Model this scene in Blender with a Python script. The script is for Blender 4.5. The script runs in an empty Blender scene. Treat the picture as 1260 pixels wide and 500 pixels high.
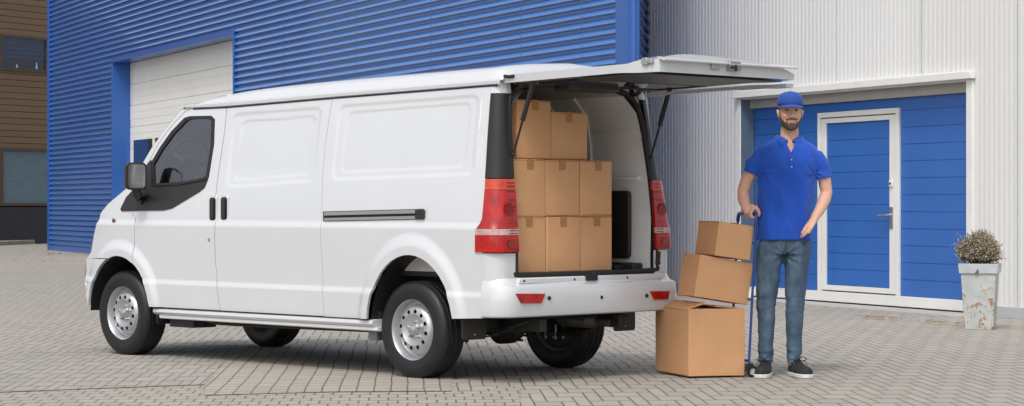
import bpy, bmesh, math, random
from mathutils import Vector, Matrix, noise
from mathutils.geometry import delaunay_2d_cdt
import numpy as np
random.seed(7)
R = math.radians
sc = bpy.context.scene
COL = sc.collection

# ------------------------------------------------------------------ camera, sky, sun, exposure
CAMH = 1.08
FPX = 2800.0                       # focal length in photograph pixels (photo 1260 wide)
cam_d = bpy.data.cameras.new('camera'); cam = bpy.data.objects.new('camera', cam_d); COL.objects.link(cam)
cam.location = (0, 0, CAMH); cam.rotation_euler = (R(90), 0, 0)
cam_d.sensor_width = 36; cam_d.lens = 36 * FPX / 1260; cam_d.clip_start = .1; cam_d.clip_end = 2000
sc.camera = cam
SUN_H = Vector((-.33, -.944)); SUN_EL = 54
world = bpy.data.worlds.new('World'); sc.world = world; world.use_nodes = True
wn = world.node_tree; bg = wn.nodes['Background']
sky = wn.nodes.new('ShaderNodeTexSky'); sky.sky_type = 'NISHITA'; sky.sun_disc = False
sky.sun_elevation = R(SUN_EL); sky.sun_rotation = math.atan2(SUN_H.x, SUN_H.y)
sky.dust_density = 4.0; sky.ozone_density = .6; sky.air_density = 1.0
hs = wn.nodes.new('ShaderNodeHueSaturation'); hs.inputs['Saturation'].default_value = .38
wn.links.new(sky.outputs[0], hs.inputs['Color']); wn.links.new(hs.outputs[0], bg.inputs['Color'])
bg.inputs['Strength'].default_value = .15
sun_d = bpy.data.lights.new('sun', 'SUN'); sun = bpy.data.objects.new('sun', sun_d); COL.objects.link(sun)
sun_d.energy = .85; sun_d.angle = R(10); sun_d.color = (1, .98, .95)
L = Vector((SUN_H.x * math.cos(R(SUN_EL)), SUN_H.y * math.cos(R(SUN_EL)), math.sin(R(SUN_EL))))
sun.rotation_euler = L.to_track_quat('Z', 'Y').to_euler(); sun.location = (-10, -10, 20)
vs = sc.view_settings; vs.view_transform = 'Standard'; vs.look = 'None'; vs.gamma = 1; vs.exposure = 0.40
vs.use_curve_mapping = False

# ------------------------------------------------------------------ helpers
def tag(o, label=None, cat=None, group=None, kind=None):
    if label: o['label'] = label
    if cat: o['category'] = cat
    if group: o['group'] = group
    if kind: o['kind'] = kind
    return o
def empty(name, loc=(0, 0, 0), rz=0, **k):
    o = bpy.data.objects.new(name, None); COL.objects.link(o)
    o.location = loc; o.rotation_euler = (0, 0, rz); o.empty_display_size = .1
    return tag(o, **k)
def link(name, me, mat, parent=None):
    o = bpy.data.objects.new(name, me); COL.objects.link(o)
    for m in (mat if isinstance(mat, (list, tuple)) else [mat]): me.materials.append(m)
    if parent: o.parent = parent
    return o
def obj(name, bm, mat, parent=None, smooth=None, bevel=0, seg=2, loc=None, rot=None):
    me = bpy.data.meshes.new(name)
    bmesh.ops.recalc_face_normals(bm, faces=bm.faces[:])
    bm.to_mesh(me); bm.free()
    if smooth is not None: smooth_me(me, smooth)
    o = link(name, me, mat, parent)
    if bevel:
        b = o.modifiers.new('bevel', 'BEVEL'); b.width = bevel; b.segments = seg; b.limit_method = 'ANGLE'; b.angle_limit = R(40)
        b.harden_normals = False
        smooth_me(me, 35)
    if loc is not None: o.location = loc
    if rot is not None: o.rotation_euler = rot
    return o
def smooth_me(me, ang):
    me.polygons.foreach_set('use_smooth', [True] * len(me.polygons))
    try: me.set_sharp_from_angle(angle=R(ang))
    except Exception: pass
def B(): return bmesh.new()
def box(bm, x0, x1, y0, y1, z0, z1, M=None):
    vs_ = [Vector((x, y, z)) for x in (x0, x1) for y in (y0, y1) for z in (z0, z1)]
    if M: vs_ = [M @ v for v in vs_]
    v = [bm.verts.new(p) for p in vs_]
    for f in ((0, 1, 3, 2), (4, 6, 7, 5), (0, 4, 5, 1), (2, 3, 7, 6), (0, 2, 6, 4), (1, 5, 7, 3)):
        bm.faces.new([v[i] for i in f])
    return bm
def tube(bm, pts, rad, seg=10, cap=True, flat=1.0, side=None):
    """tube along points; rad a number or list (or list of (a,b)); side = preferred direction of the first radius"""
    pts = [Vector(p) for p in pts]; n = len(pts)
    if not isinstance(rad, (list, tuple)): rad = [rad] * n
    rings = []; prev = None
    for i, p in enumerate(pts):
        t = (pts[min(i + 1, n - 1)] - pts[max(i - 1, 0)])
        if t.length < 1e-9: t = Vector((0, 0, 1))
        t.normalize()
        if prev is None:
            ref = Vector(side) if side else (Vector((0, 0, 1)) if abs(t.z) < .9 else Vector((1, 0, 0)))
        else: ref = prev
        a = (ref - t * ref.dot(t))
        if a.length < 1e-6: a = t.orthogonal()
        a.normalize(); b = t.cross(a); prev = a
        r = rad[i]; ra, rb = r if isinstance(r, (tuple, list)) else (r, r * flat)
        rings.append([bm.verts.new(p + a * math.cos(2 * math.pi * k / seg) * ra + b * math.sin(2 * math.pi * k / seg) * rb) for k in range(seg)])
    for i in range(n - 1):
        for k in range(seg):
            bm.faces.new((rings[i][k], rings[i][(k + 1) % seg], rings[i + 1][(k + 1) % seg], rings[i + 1][k]))
    if cap:
        bm.faces.new(rings[0][::-1]); bm.faces.new(rings[-1])
    return bm
def rings_z(bm, rings, seg=32, e=2.0):
    """stack of horizontal superellipse rings (cx, cy, z, rx, ry)"""
    rr = []
    for cx, cy, z, rx, ry in rings:
        ring = []
        for k in range(seg):
            a = 2 * math.pi * k / seg; c, s = math.cos(a), math.sin(a)
            ring.append(bm.verts.new((cx + rx * math.copysign(abs(c) ** (2 / e), c), cy + ry * math.copysign(abs(s) ** (2 / e), s), z)))
        rr.append(ring)
    for i in range(len(rr) - 1):
        for k in range(seg):
            bm.faces.new((rr[i][k], rr[i][(k + 1) % seg], rr[i + 1][(k + 1) % seg], rr[i + 1][k]))
    bm.faces.new(rr[0][::-1]); bm.faces.new(rr[-1])
    return bm
def ell(bm, c, r, seg=20, M=None):
    S = Matrix.Diagonal((r[0], r[1], r[2], 1)); T = Matrix.Translation(c)
    bmesh.ops.create_uvsphere(bm, u_segments=seg, v_segments=seg // 2, radius=1, matrix=T @ (M.to_4x4() if M else Matrix.Identity(4)) @ S)
    return bm
def lathe(bm, prof, axis='Y', seg=48, c=(0, 0, 0), closed=False):
    """prof: (radius, along)"""
    c = Vector(c); rr = []
    for r, a in prof:
        ring = []
        for k in range(seg):
            t = 2 * math.pi * k / seg; u, v = r * math.cos(t), r * math.sin(t)
            p = {'Y': (u, a, v), 'Z': (u, v, a), 'X': (a, u, v)}[axis]
            ring.append(bm.verts.new(c + Vector(p)))
        rr.append(ring)
    m = len(rr)
    for i in range(m if closed else m - 1):
        j = (i + 1) % m
        for k in range(seg):
            bm.faces.new((rr[i][k], rr[i][(k + 1) % seg], rr[j][(k + 1) % seg], rr[j][k]))
    return bm
def prism(bm, poly, a0, a1, f):
    """extrude 2D poly between a0 and a1, f(u,v,a)->Vector"""
    lo = [bm.verts.new(f(u, v, a0)) for u, v in poly]; hi = [bm.verts.new(f(u, v, a1)) for u, v in poly]
    n = len(poly)
    for i in range(n): bm.faces.new((lo[i], lo[(i + 1) % n], hi[(i + 1) % n], hi[i]))
    bm.faces.new(lo[::-1]); bm.faces.new(hi)
    return bm
def grid(bm, P, flip=False):
    V = [[bm.verts.new(p) for p in row] for row in P]
    for i in range(len(V) - 1):
        for j in range(len(V[0]) - 1):
            bm.faces.new((V[i][j], V[i][j + 1], V[i + 1][j + 1], V[i + 1][j]))
    return V
def catmull(pts, n=6):
    pts = [Vector(p) for p in pts]; out = []
    for i in range(len(pts) - 1):
        p0 = pts[max(i - 1, 0)]; p1 = pts[i]; p2 = pts[i + 1]; p3 = pts[min(i + 2, len(pts) - 1)]
        for k in range(n):
            t = k / n
            out.append(.5 * ((2 * p1) + (p2 - p0) * t + (2 * p0 - 5 * p1 + 4 * p2 - p3) * t * t + (3 * p1 - p0 - 3 * p2 + p3) * t ** 3))
    out.append(pts[-1]); return out
def sstep(a, b, x):
    t = min(1, max(0, (x - a) / (b - a))); return t * t * (3 - 2 * t)
def interp(x, xs, ys):
    return float(np.interp(x, xs, ys))

# ------------------------------------------------------------------ materials
class NT:
    def __init__(s, m): s.m = m; s.t = m.node_tree; s.n = s.t.nodes; s.l = s.t.links
    def new(s, k, **kw):
        n = s.n.new(k)
        for a, b in kw.items(): setattr(n, a, b)
        return n
    def math(s, op, a, b=None, c=None, clamp=False):
        n = s.n.new('ShaderNodeMath'); n.operation = op; n.use_clamp = clamp
        for i, v in enumerate((a, b, c)):
            if v is None: continue
            if hasattr(v, 'is_linked') or hasattr(v, 'links'): s.l.new(v, n.inputs[i])
            else: n.inputs[i].default_value = v
        return n.outputs[0]
    def mix(s, f, a, b, mode='MIX'):
        n = s.n.new('ShaderNodeMix'); n.data_type = 'RGBA'; n.blend_type = mode
        for i, v in ((0, f), (6, a), (7, b)):
            if hasattr(v, 'links'): s.l.new(v, n.inputs[i])
            else: n.inputs[i].default_value = v if i == 0 else (*v, 1) if len(v) == 3 else v
        return n.outputs[2]
    def noise(s, scale, detail=4, rough=.55, vec=None, sx=None):
        n = s.n.new('ShaderNodeTexNoise'); n.inputs['Scale'].default_value = scale; n.inputs['Detail'].default_value = detail
        n.inputs['Roughness'].default_value = rough
        if vec is None: vec = s.coord()
        if sx:
            mp = s.n.new('ShaderNodeMapping'); mp.inputs['Scale'].default_value = sx; s.l.new(vec, mp.inputs[0]); vec = mp.outputs[0]
        s.l.new(vec, n.inputs['Vector']); return n.outputs[0]
    def coord(s, kind='Object'):
        n = s.n.new('ShaderNodeTexCoord'); return n.outputs[kind]
    def ramp(s, f, stops):
        n = s.n.new('ShaderNodeValToRGB'); e = n.color_ramp.elements
        while len(e) > len(stops): e.remove(e[-1])
        while len(e) < len(stops): e.new(.5)
        for k, (p, c) in enumerate(stops):
            e[k].position = p; e[k].color = (*c, 1) if not isinstance(c, (int, float)) else (c, c, c, 1)
        s.l.new(f, n.inputs[0]); return n.outputs[0]
def mat(name, col, rough=.5, metal=0, var=.0, vs_=8, bump=0, bs=40, coat=0, spec=.5, sheen=0, trans=0, alpha=1, vstretch=None, rvar=0, sub=0):
    m = bpy.data.materials.new(name); m.use_nodes = True; t = NT(m); p = t.n['Principled BSDF']
    p.inputs['Base Color'].default_value = (*col, 1); p.inputs['Roughness'].default_value = rough
    p.inputs['Metallic'].default_value = metal; p.inputs['Specular IOR Level'].default_value = spec
    p.inputs['Coat Weight'].default_value = coat; p.inputs['Coat Roughness'].default_value = .05
    p.inputs['Sheen Weight'].default_value = sheen; p.inputs['Transmission Weight'].default_value = trans
    p.inputs['Alpha'].default_value = alpha
    if sub:
        p.inputs['Subsurface Weight'].default_value = sub; p.inputs['Subsurface Radius'].default_value = (.01, .004, .002)
        p.inputs['Subsurface Scale'].default_value = .6
    if var:
        f = t.noise(vs_, 5, .6, sx=vstretch)
        lo = tuple(c * (1 - var) for c in col); hi = tuple(min(1, c * (1 + var)) for c in col)
        t.l.new(t.ramp(f, [(.3, lo), (.7, hi)]), p.inputs['Base Color'])
    if rvar:
        f = t.noise(vs_ * 2.3, 5, .6)
        t.l.new(t.math('MULTIPLY_ADD', f, rvar, rough - rvar / 2), p.inputs['Roughness'])
    if bump:
        f = t.noise(bs, 4, .6); b = t.new('ShaderNodeBump'); b.inputs['Strength'].default_value = bump; b.inputs['Distance'].default_value = .004
        t.l.new(f, b.inputs['Height']); t.l.new(b.outputs[0], p.inputs['Normal'])
    return m
M = {}
M['paint'] = mat('white_paint', (.585, .60, .62), .16, var=.02, vs_=1.5, coat=1, rvar=.05)
M['paint_dull'] = mat('white_paint_inside', (.74, .74, .735), .38, var=.04, vs_=5)
M['roofliner'] = mat('beige_liner', (.40, .36, .32), .7, var=.06)
M['black'] = mat('black_plastic', (.018, .018, .019), .45, var=.1, bump=.1, bs=300)
M['gloss_black'] = mat('black_gloss_panel', (.02, .0205, .022), .35, spec=.35)
M['seal'] = mat('rubber_seal', (.012, .012, .012), .6)
M['under'] = mat('underbody_black', (.022, .021, .02), .6, var=.4, vs_=14)
M['steelwheel'] = mat('silver_wheel', (.52, .53, .54), .32, metal=.75, var=.08, vs_=12)
M['hub'] = mat('hub_metal', (.45, .46, .47), .4, metal=.8, var=.1, vs_=40)
M['metal'] = mat('steel', (.55, .55, .55), .3, metal=1)
M['railmetal'] = mat('slide_rail_metal', (.42, .41, .41), .35, metal=.6)
M['chrome'] = mat('mirror_glass', (.40, .41, .43), .05, metal=1)
M['lens_red'] = mat('red_lens', (.45, .003, .005), .2, coat=.15, var=.10, vs_=30)
M['lens_amber'] = mat('amber_lens', (.58, .055, .008), .2, coat=.15, var=.12, vs_=40)
M['lens_clear'] = mat('clear_lens', (.55, .38, .36), .1, coat=.5, var=.12, vs_=50)
M['lens_deep'] = mat('deep_red_lens', (.22, .003, .004), .12, coat=1)
M['seat'] = mat('seat_cloth', (.06, .06, .065), .85)
def lens_mat(name, a, b_):
    m = bpy.data.materials.new(name); m.use_nodes = True; t = NT(m); p = t.n['Principled BSDF']
    v = t.new('ShaderNodeTexVoronoi'); v.inputs['Scale'].default_value = 1; v.distance = 'CHEBYCHEV'; v.inputs['Randomness'].default_value = .25
    mp = t.new('ShaderNodeMapping'); mp.inputs['Scale'].default_value = (38, 38, 62); t.l.new(t.coord(), mp.inputs[0]); t.l.new(mp.outputs[0], v.inputs['Vector'])
    f = t.noise(13, 3, .6); k = t.math('MULTIPLY_ADD', f, 1.5, t.math('MULTIPLY_ADD', v.outputs[0], .8, -.75), clamp=True)
    t.l.new(t.mix(k, a, b_), p.inputs['Base Color']); p.inputs['Roughness'].default_value = .14; p.inputs['Coat Weight'].default_value = .35; p.inputs['Coat Roughness'].default_value = .03
    bmp = t.new('ShaderNodeBump'); bmp.inputs['Strength'].default_value = .25; bmp.inputs['Distance'].default_value = .003; t.l.new(v.outputs[0], bmp.inputs['Height']); t.l.new(bmp.outputs[0], p.inputs['Normal'])
    return m
M['lens_red'] = lens_mat('red_lens', (.52, .008, .006), (.10, .001, .001))
M['lens_amber'] = lens_mat('amber_lens', (.66, .07, .012), (.26, .01, .004))
M['lens_clear'] = lens_mat('clear_lens', (.62, .42, .40), (.28, .10, .09))
def glass_mat(name, tint, gl, rough=.03, alpha=.45):
    m = bpy.data.materials.new(name); m.use_nodes = True; t = NT(m); out = t.n['Material Output']; t.n.remove(t.n['Principled BSDF'])
    tr = t.new('ShaderNodeBsdfTransparent'); tr.inputs[0].default_value = (*tint, 1)
    g = t.new('ShaderNodeBsdfGlossy'); g.inputs['Roughness'].default_value = rough; g.inputs[0].default_value = (.95, .96, 1, 1)
    fr = t.new('ShaderNodeFresnel'); fr.inputs[0].default_value = 1.5
    f = t.math('MULTIPLY_ADD', fr.outputs[0], 1.0, gl, clamp=True)
    mx = t.new('ShaderNodeMixShader'); t.l.new(f, mx.inputs[0]); t.l.new(tr.outputs[0], mx.inputs[1]); t.l.new(g.outputs[0], mx.inputs[2])
    t.l.new(mx.outputs[0], out.inputs[0]); return m
M['glass'] = glass_mat('side_glass', (.95, .94, 1.0), .11)
M['bluewall'] = mat('blue_cladding', (.032, .145, .45), .3, coat=.6)
M['bluetrim'] = mat('blue_trim', (.022, .10, .36), .35, coat=.2)
M['bluedoor'] = mat('blue_door_paint', (.03, .125, .42), .42, var=.07, vs_=1.5)
M['garagewhite'] = mat('garage_door_white', (.72, .72, .69), .5, var=.03, vs_=1.5)
M['whiteclad'] = mat('white_cladding', (.68, .68, .67), .45, var=.05, vs_=.7, vstretch=(1, 1, .15))
M['trimwhite'] = mat('white_trim', (.72, .72, .69), .45, var=.05, vs_=3)
M['greytrim'] = mat('grey_trim', (.42, .43, .44), .5, var=.06, vs_=3)
M['bluegrey'] = mat('blue_grey_reveal', (.09, .13, .19), .5, var=.08)
M['beige'] = mat('beige_header', (.42, .40, .36), .6, var=.06)
M['darkglass'] = mat('dark_window', (.012, .02, .04), .06, coat=.6, spec=.6)
M['frost'] = mat('frosted_glass', (.10, .16, .20), .3, var=.15, vs_=3, vstretch=(1, 1, 6))
M['darkbrick'] = mat('dark_brick_base', (.022, .022, .028), .7, var=.35, vs_=12)
M['concrete'] = mat('concrete', (.42, .40, .37), .85, var=.15, vs_=6, bump=.3, bs=30)
M['kerb'] = mat('kerb_stone', (.24, .23, .21), .85, var=.2, vs_=3, bump=.3)
M['rust'] = mat('rusty_iron', (.22, .12, .06), .8, var=.4, vs_=60)
M['tape'] = mat('brown_tape', (.40, .19, .06), .3, var=.08, vs_=60)
M['bluetube'] = mat('blue_tube', (.012, .05, .24), .3, coat=.3)
M['blacktube'] = mat('black_tube', (.02, .02, .02), .35)
M['wheelgrey'] = mat('caster_hub', (.55, .55, .55), .4)
M['wood_side'] = None

def mat_card(name='cardboard', k=1.0):
    m = bpy.data.materials.new(name); m.use_nodes = True; t = NT(m); p = t.n['Principled BSDF']
    f = t.noise(3.5, 6, .6); f2 = t.noise(220, 3, .6, sx=(1, 1, .12))
    c = t.ramp(f, [(.3, (.60 * k, .325 * k, .160 * k)), (.7, (.68 * k, .385 * k, .200 * k))])
    c = t.mix(t.math('MULTIPLY', f2, .10), c, (.30, .16, .08))
    t.l.new(c, p.inputs['Base Color']); p.inputs['Roughness'].default_value = .78; p.inputs['Specular IOR Level'].default_value = .25
    w = t.new('ShaderNodeTexWave'); w.wave_type = 'BANDS'; w.bands_direction = 'X'; w.inputs['Scale'].default_value = 45
    w.inputs['Distortion'].default_value = 1; t.l.new(t.coord(), w.inputs['Vector'])
    big = t.noise(5, 3, .5)
    h = t.math('MULTIPLY_ADD', w.outputs[1], .05, big)
    b = t.new('ShaderNodeBump'); b.inputs['Strength'].default_value = .35; b.inputs['Distance'].default_value = .01
    t.l.new(h, b.inputs['Height']); t.l.new(b.outputs[0], p.inputs['Normal'])
    return m
M['card'] = mat_card(); M['card_seam'] = mat('cardboard_edge', (.20, .10, .05), .8)

def mat_tyre():
    m = mat('tyre_rubber', (.008, .008, .009), .5, var=.25, vs_=9)
    t = NT(m); p = t.n['Principled BSDF']
    # tread blocks: bump from angle round the axle and position across
    sp = t.new('ShaderNodeSeparateXYZ'); t.l.new(t.coord(), sp.inputs[0])
    ang = t.math('ARCTAN2', sp.outputs[2], sp.outputs[0])
    rr = t.math('SQRT', t.math('ADD', t.math('MULTIPLY', sp.outputs[0], sp.outputs[0]), t.math('MULTIPLY', sp.outputs[2], sp.outputs[2])))
    s1 = t.math('FRACT', t.math('ADD', t.math('MULTIPLY', ang, 11.14), t.math('MULTIPLY', sp.outputs[1], 9)))
    g = t.math('LESS_THAN', s1, .22)
    g = t.math('MULTIPLY', g, t.math('GREATER_THAN', rr, .285))
    b = t.new('ShaderNodeBump'); b.inputs['Strength'].default_value = 1; b.inputs['Distance'].default_value = .006; b.invert = True
    t.l.new(g, b.inputs['Height']); t.l.new(b.outputs[0], p.inputs['Normal'])
    return m
M['tyre'] = mat_tyre()

def mat_wood():
    m = bpy.data.materials.new('wood_siding'); m.use_nodes = True; t = NT(m); p = t.n['Principled BSDF']
    c = t.coord(); sp = t.new('ShaderNodeSeparateXYZ'); t.l.new(c, sp.inputs[0])
    row = t.math('FLOOR', t.math('DIVIDE', sp.outputs[2], .165))
    wn_ = t.new('ShaderNodeTexWhiteNoise'); wn_.noise_dimensions = '1D'; t.l.new(row, wn_.inputs['W'])
    f = t.noise(6, 6, .65, sx=(.5, .5, 9))
    col = t.ramp(f, [(.25, (.13, .078, .042)), (.75, (.22, .14, .080))])
    col = t.mix(t.math('MULTIPLY', wn_.outputs[0], .35), col, (.12, .07, .04))
    t.l.new(col, p.inputs['Base Color']); p.inputs['Roughness'].default_value = .6
    return m
M['wood'] = mat_wood()

def mat_planter():
    m = bpy.data.materials.new('zinc_planter'); m.use_nodes = True; t = NT(m); p = t.n['Principled BSDF']
    c = t.coord(); f = t.noise(9, 5, .6)
    base = t.ramp(f, [(.3, (.36, .39, .385)), (.7, (.50, .52, .505))])
    f2 = t.noise(19, 6, .6); sp = t.new('ShaderNodeSeparateXYZ'); t.l.new(c, sp.inputs[0])
    band = t.ramp(t.math('DIVIDE', sp.outputs[2], .6), [(.05, 1.0), (.2, .75), (.5, .9), (.62, .2), (.75, 0.0)])
    rf = t.math('MULTIPLY', t.ramp(f2, [(.565, 0.0), (.60, 1.0)]), band)
    drip = t.noise(14, 3, .5, sx=(6, 6, .6))
    rf2 = t.math('MULTIPLY', t.ramp(drip, [(.56, 0.0), (.70, .8)]), t.ramp(t.math('DIVIDE', sp.outputs[2], .6), [(.05, 1.0), (.35, .8), (.5, 0.0)]))
    rf = t.math('MAXIMUM', rf, rf2)
    rust = t.ramp(t.noise(60, 4, .6), [(.3, (.16, .07, .03)), (.7, (.42, .22, .08))])
    t.l.new(t.mix(rf, base, rust), p.inputs['Base Color']); p.inputs['Roughness'].default_value = .55
    b = t.new('ShaderNodeBump'); b.inputs['Strength'].default_value = .4; b.inputs['Distance'].default_value = .005
    t.l.new(f2, b.inputs['Height']); t.l.new(b.outputs[0], p.inputs['Normal'])
    return m
M['planter'] = mat_planter()

def paving(name, kind, ux, uy, ox, oy, tint=(1, 1, 1), jx=.07, jy=.10):
    """concrete block paving; kind 'herring', 'columns', 'rows'. ux,uy: size of the half block. skew follows the laying direction"""
    m = bpy.data.materials.new(name); m.use_nodes = True; t = NT(m); p = t.n['Principled BSDF']
    g = t.new('ShaderNodeNewGeometry'); sp = t.new('ShaderNodeSeparateXYZ')
    wob = t.new('ShaderNodeTexNoise'); wob.inputs['Scale'].default_value = .8; wob.inputs['Detail'].default_value = 2
    t.l.new(g.outputs['Position'], wob.inputs['Vector']); wsub = t.new('ShaderNodeSeparateXYZ'); t.l.new(wob.outputs[1], wsub.inputs[0])
    t.l.new(g.outputs['Position'], sp.inputs[0])
    # laying direction: courses run along X, joints run towards (-.045, 1)
    X = t.math('ADD', sp.outputs[0], t.math('MULTIPLY', sp.outputs[1], .045))
    X = t.math('ADD', X, t.math('MULTIPLY', wsub.outputs[0], .05))
    Y = t.math('ADD', sp.outputs[1], t.math('MULTIPLY', sp.outputs[0], -.10))
    Y = t.math('ADD', Y, t.math('MULTIPLY', wsub.outputs[1], .12))
    u = t.math('DIVIDE', t.math('SUBTRACT', X, ox), ux); v = t.math('DIVIDE', t.math('SUBTRACT', Y, oy), uy)
    if kind == 'columns':
        i = t.math('FLOOR', u); rnd = t.new('ShaderNodeTexWhiteNoise'); rnd.noise_dimensions = '1D'; t.l.new(i, rnd.inputs['W'])
        v = t.math('ADD', v, t.math('MULTIPLY', rnd.outputs[0], .25)); v = t.math('ADD', v, t.math('MULTIPLY', t.math('MODULO', i, 2), .5)) if False else v
        j = t.math('FLOOR', v)
        fu = t.math('SUBTRACT', u, i); fv = t.math('SUBTRACT', v, j)
        el, er, eb, et = 1., 1., 1., 1.; bi, bj = i, j
    elif kind == 'rows':
        j = t.math('FLOOR', v)
        u = t.math('MULTIPLY_ADD', t.math('FRACT', t.math('MULTIPLY', j, .5)), 1., u)
        i = t.math('FLOOR', u); fu = t.math('SUBTRACT', u, i); fv = t.math('SUBTRACT', v, j)
        el, er, eb, et = 1., 1., 1., 1.; bi, bj = i, j
    else:
        i = t.math('FLOOR', u); j = t.math('FLOOR', v)
        fu = t.math('SUBTRACT', u, i); fv = t.math('SUBTRACT', v, j)
        k = t.math('FLOORED_MODULO', t.math('SUBTRACT', i, j), 4.)
        eq = lambda q: t.math('COMPARE', k, float(q), .1)
        one = lambda q: t.math('SUBTRACT', 1., eq(q))
        el, er, eb, et = one(1), one(0), one(2), one(3)
        bi = t.math('SUBTRACT', i, eq(1)); bj = t.math('SUBTRACT', j, eq(2))
    def edge(dist, w, en):
        e = t.math('LESS_THAN', dist, w)
        return t.math('MULTIPLY', e, en) if not isinstance(en, float) else e
    e1 = t.math('MAXIMUM', edge(fu, jx, el), edge(t.math('SUBTRACT', 1., fu), jx, er))
    e2 = t.math('MAXIMUM', edge(fv, jy, eb), edge(t.math('SUBTRACT', 1., fv), jy, et))
    cmb = t.new('ShaderNodeCombineXYZ'); t.l.new(bi, cmb.inputs[0]); t.l.new(bj, cmb.inputs[1])
    wnz = t.new('ShaderNodeTexWhiteNoise'); wnz.noise_dimensions = '2D'; t.l.new(cmb.outputs[0], wnz.inputs['Vector'])
    pos = g.outputs['Position']
    big = t.noise(.35, 5, .6, vec=pos); fine = t.noise(90, 4, .7, vec=pos, sx=(1, .3, 1)); med = t.noise(2.2, 5, .65, vec=pos, sx=(1, .4, 1))
    c0 = tuple(a * b for a, b in zip((.335, .315, .28), tint)); c1 = tuple(a * b for a, b in zip((.40, .375, .333), tint))
    col = t.mix(wnz.outputs[0], c0, c1)
    col = t.mix(t.math('MULTIPLY', big, .55), col, tuple(a * b for a, b in zip((.34, .315, .275), tint)))
    col = t.mix(t.ramp(med, [(.45, 0.0), (.75, .35)]), col, tuple(a * b for a, b in zip((.30, .28, .25), tint)))
    col = t.mix(t.math('MULTIPLY_ADD', fine, .5, -.12, clamp=True), col, (.27, .25, .23))
    jn = t.noise(3, 3, .6, vec=pos)
    jcol = t.ramp(jn, [(.35, (.10, .088, .065)), (.7, (.17, .14, .085))])
    col = t.mix(t.math('MULTIPLY', e2, .42), col, jcol)
    col = t.mix(t.math('MULTIPLY', e1, .92), col, jcol)
    t.l.new(col, p.inputs['Base Color']); p.inputs['Roughness'].default_value = .82; p.inputs['Specular IOR Level'].default_value = .3
    h = t.math('SUBTRACT', t.math('MULTIPLY', fine, .25), t.math('MAXIMUM', e1, e2))
    b = t.new('ShaderNodeBump'); b.inputs['Strength'].default_value = .5; b.inputs['Distance'].default_value = .004
    t.l.new(h, b.inputs['Height']); t.l.new(b.outputs[0], p.inputs['Normal'])
    return m

# ------------------------------------------------------------------ ground
def gp(px, py, z=0):
    d = (CAMH - z) * FPX / (py - 250); return Vector(((px - 630) / FPX * d, d, z))
def sheet(name, pts, mat_, z):
    bm = B(); bm.faces.new([bm.verts.new((p.x, p.y, z)) for p in pts]); o = obj(name, bm, mat_); tag(o, kind='structure'); return o
bm = B(); grid(bm, [[Vector((x, y, 0)) for x in np.linspace(-400, 400, 5)] for y in np.linspace(-60, 900, 5)])
for f in bm.faces: f.normal_flip() if f.normal.z < 0 else None
tag(obj('ground', bm, paving('block_paving', 'herring', .0775, .27, 0, 0)), kind='structure')
sheet('grey_paving_patch', [gp(-60, 440), gp(60, 432), gp(180, 428), gp(295.5, 424), gp(251.5, 474), gp(60, 481), gp(-60, 486)],
      paving('grey_block_paving', 'herring', .062, .34, .02, .1, tint=(.93, .94, .95)), .004)
sheet('paving_strip', [gp(296, 424), gp(420, 424), gp(556, 430), gp(556, 482), gp(410, 483), gp(252, 487), gp(252, 474)],
      paving('column_paving', 'columns', .098, .20, .01, 0, tint=(1.02, 1.0, .98), jx=.05, jy=.09), .004)
sheet('paving_rows', [gp(-60, 487), gp(60, 482), gp(251, 475), gp(251, 488), gp(410, 484), gp(557, 483), gp(640, 476), gp(640, 520), gp(-60, 520)],
      paving('row_paving', 'rows', .105, .19, .01, 0, tint=(1.0, .98, .96), jx=.05, jy=.1), .004)

# ------------------------------------------------------------------ buildings
WD = Vector((.402, -.9155, 0)).normalized()            # along the walls, towards the camera
WN = Vector((-.9155, -.402, 0)).normalized()           # out of the walls
WANG = math.atan2(WD.y, WD.x)
class Wall:
    """frame with local x along WD, local y into the wall, z up"""
    def __init__(s, P0): s.P0 = P0
    def pt(s, px, depth=0):
        a = (px - 630) / FPX; P = s.P0 - WN * depth
        # P.x + WD.x t = a (P.y + WD.y t)
        t = (a * P.y - P.x) / (WD.x - a * WD.y); q = P + WD * t
        return t, q
    def u(s, px, depth=0): return s.pt(px, depth)[0]
    def z(s, px, py, depth=0): return CAMH + (250 - py) / FPX * s.pt(px, depth)[1].y
blue = Wall(Vector((-10.58, 52.14, 0))); white = Wall(Vector((2.925, 25.2, 0)))

bb = empty('blue_building', blue.P0, WANG, label='blue corrugated warehouse wall behind the van with tall garage opening', cat='building')
uc = blue.u(777); HB = 7.5
gx0, gx1 = blue.u(141), blue.u(290); gz = 3.95
def corr_h(bm, u0, u1, z0, z1, pitch=.113, y=0, f=None):
    """horizontal trapezoid ribs"""
    n0 = math.floor(z0 / pitch); zz = []
    k = n0
    while k * pitch < z1 + pitch:
        b = k * pitch
        zz += [(b, .0), (b + pitch * .27, .0), (b + pitch * .30, -.046), (b + pitch * .345, -.050), (b + pitch * .97, -.006)]
        k += 1
    zz = [q for q in zz if z0 < q[0] < z1]
    zz = [(z0, zz[0][1])] + zz + [(z1, zz[-1][1])]
    n = max(1, int((u1 - u0) / 3))
    us = np.linspace(u0, u1, n + 1)
    f = f or (lambda u, d, z: Vector((u, d, z)))
    grid(bm, [[f(u, y + d, z) for u in us] for z, d in zz])
bm = B()
corr_h(bm, .10, gx0 - .06, .12, HB); corr_h(bm, gx1 + .06, uc - .30, .12, HB); corr_h(bm, gx0 - .06, gx1 + .06, gz + .09, HB)
obj('wall_cladding', bm, M['bluewall'], bb)
bm = B(); box(bm, -.06, .10, -.06, .2, 0, HB); obj('corner_trim', bm, M['bluetrim'], bb, bevel=.004)
bm = B(); box(bm, uc - .30, uc, -.05, .1, 0, HB); obj('corner_trim', bm, M['bluetrim'], bb, bevel=.004)
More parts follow.
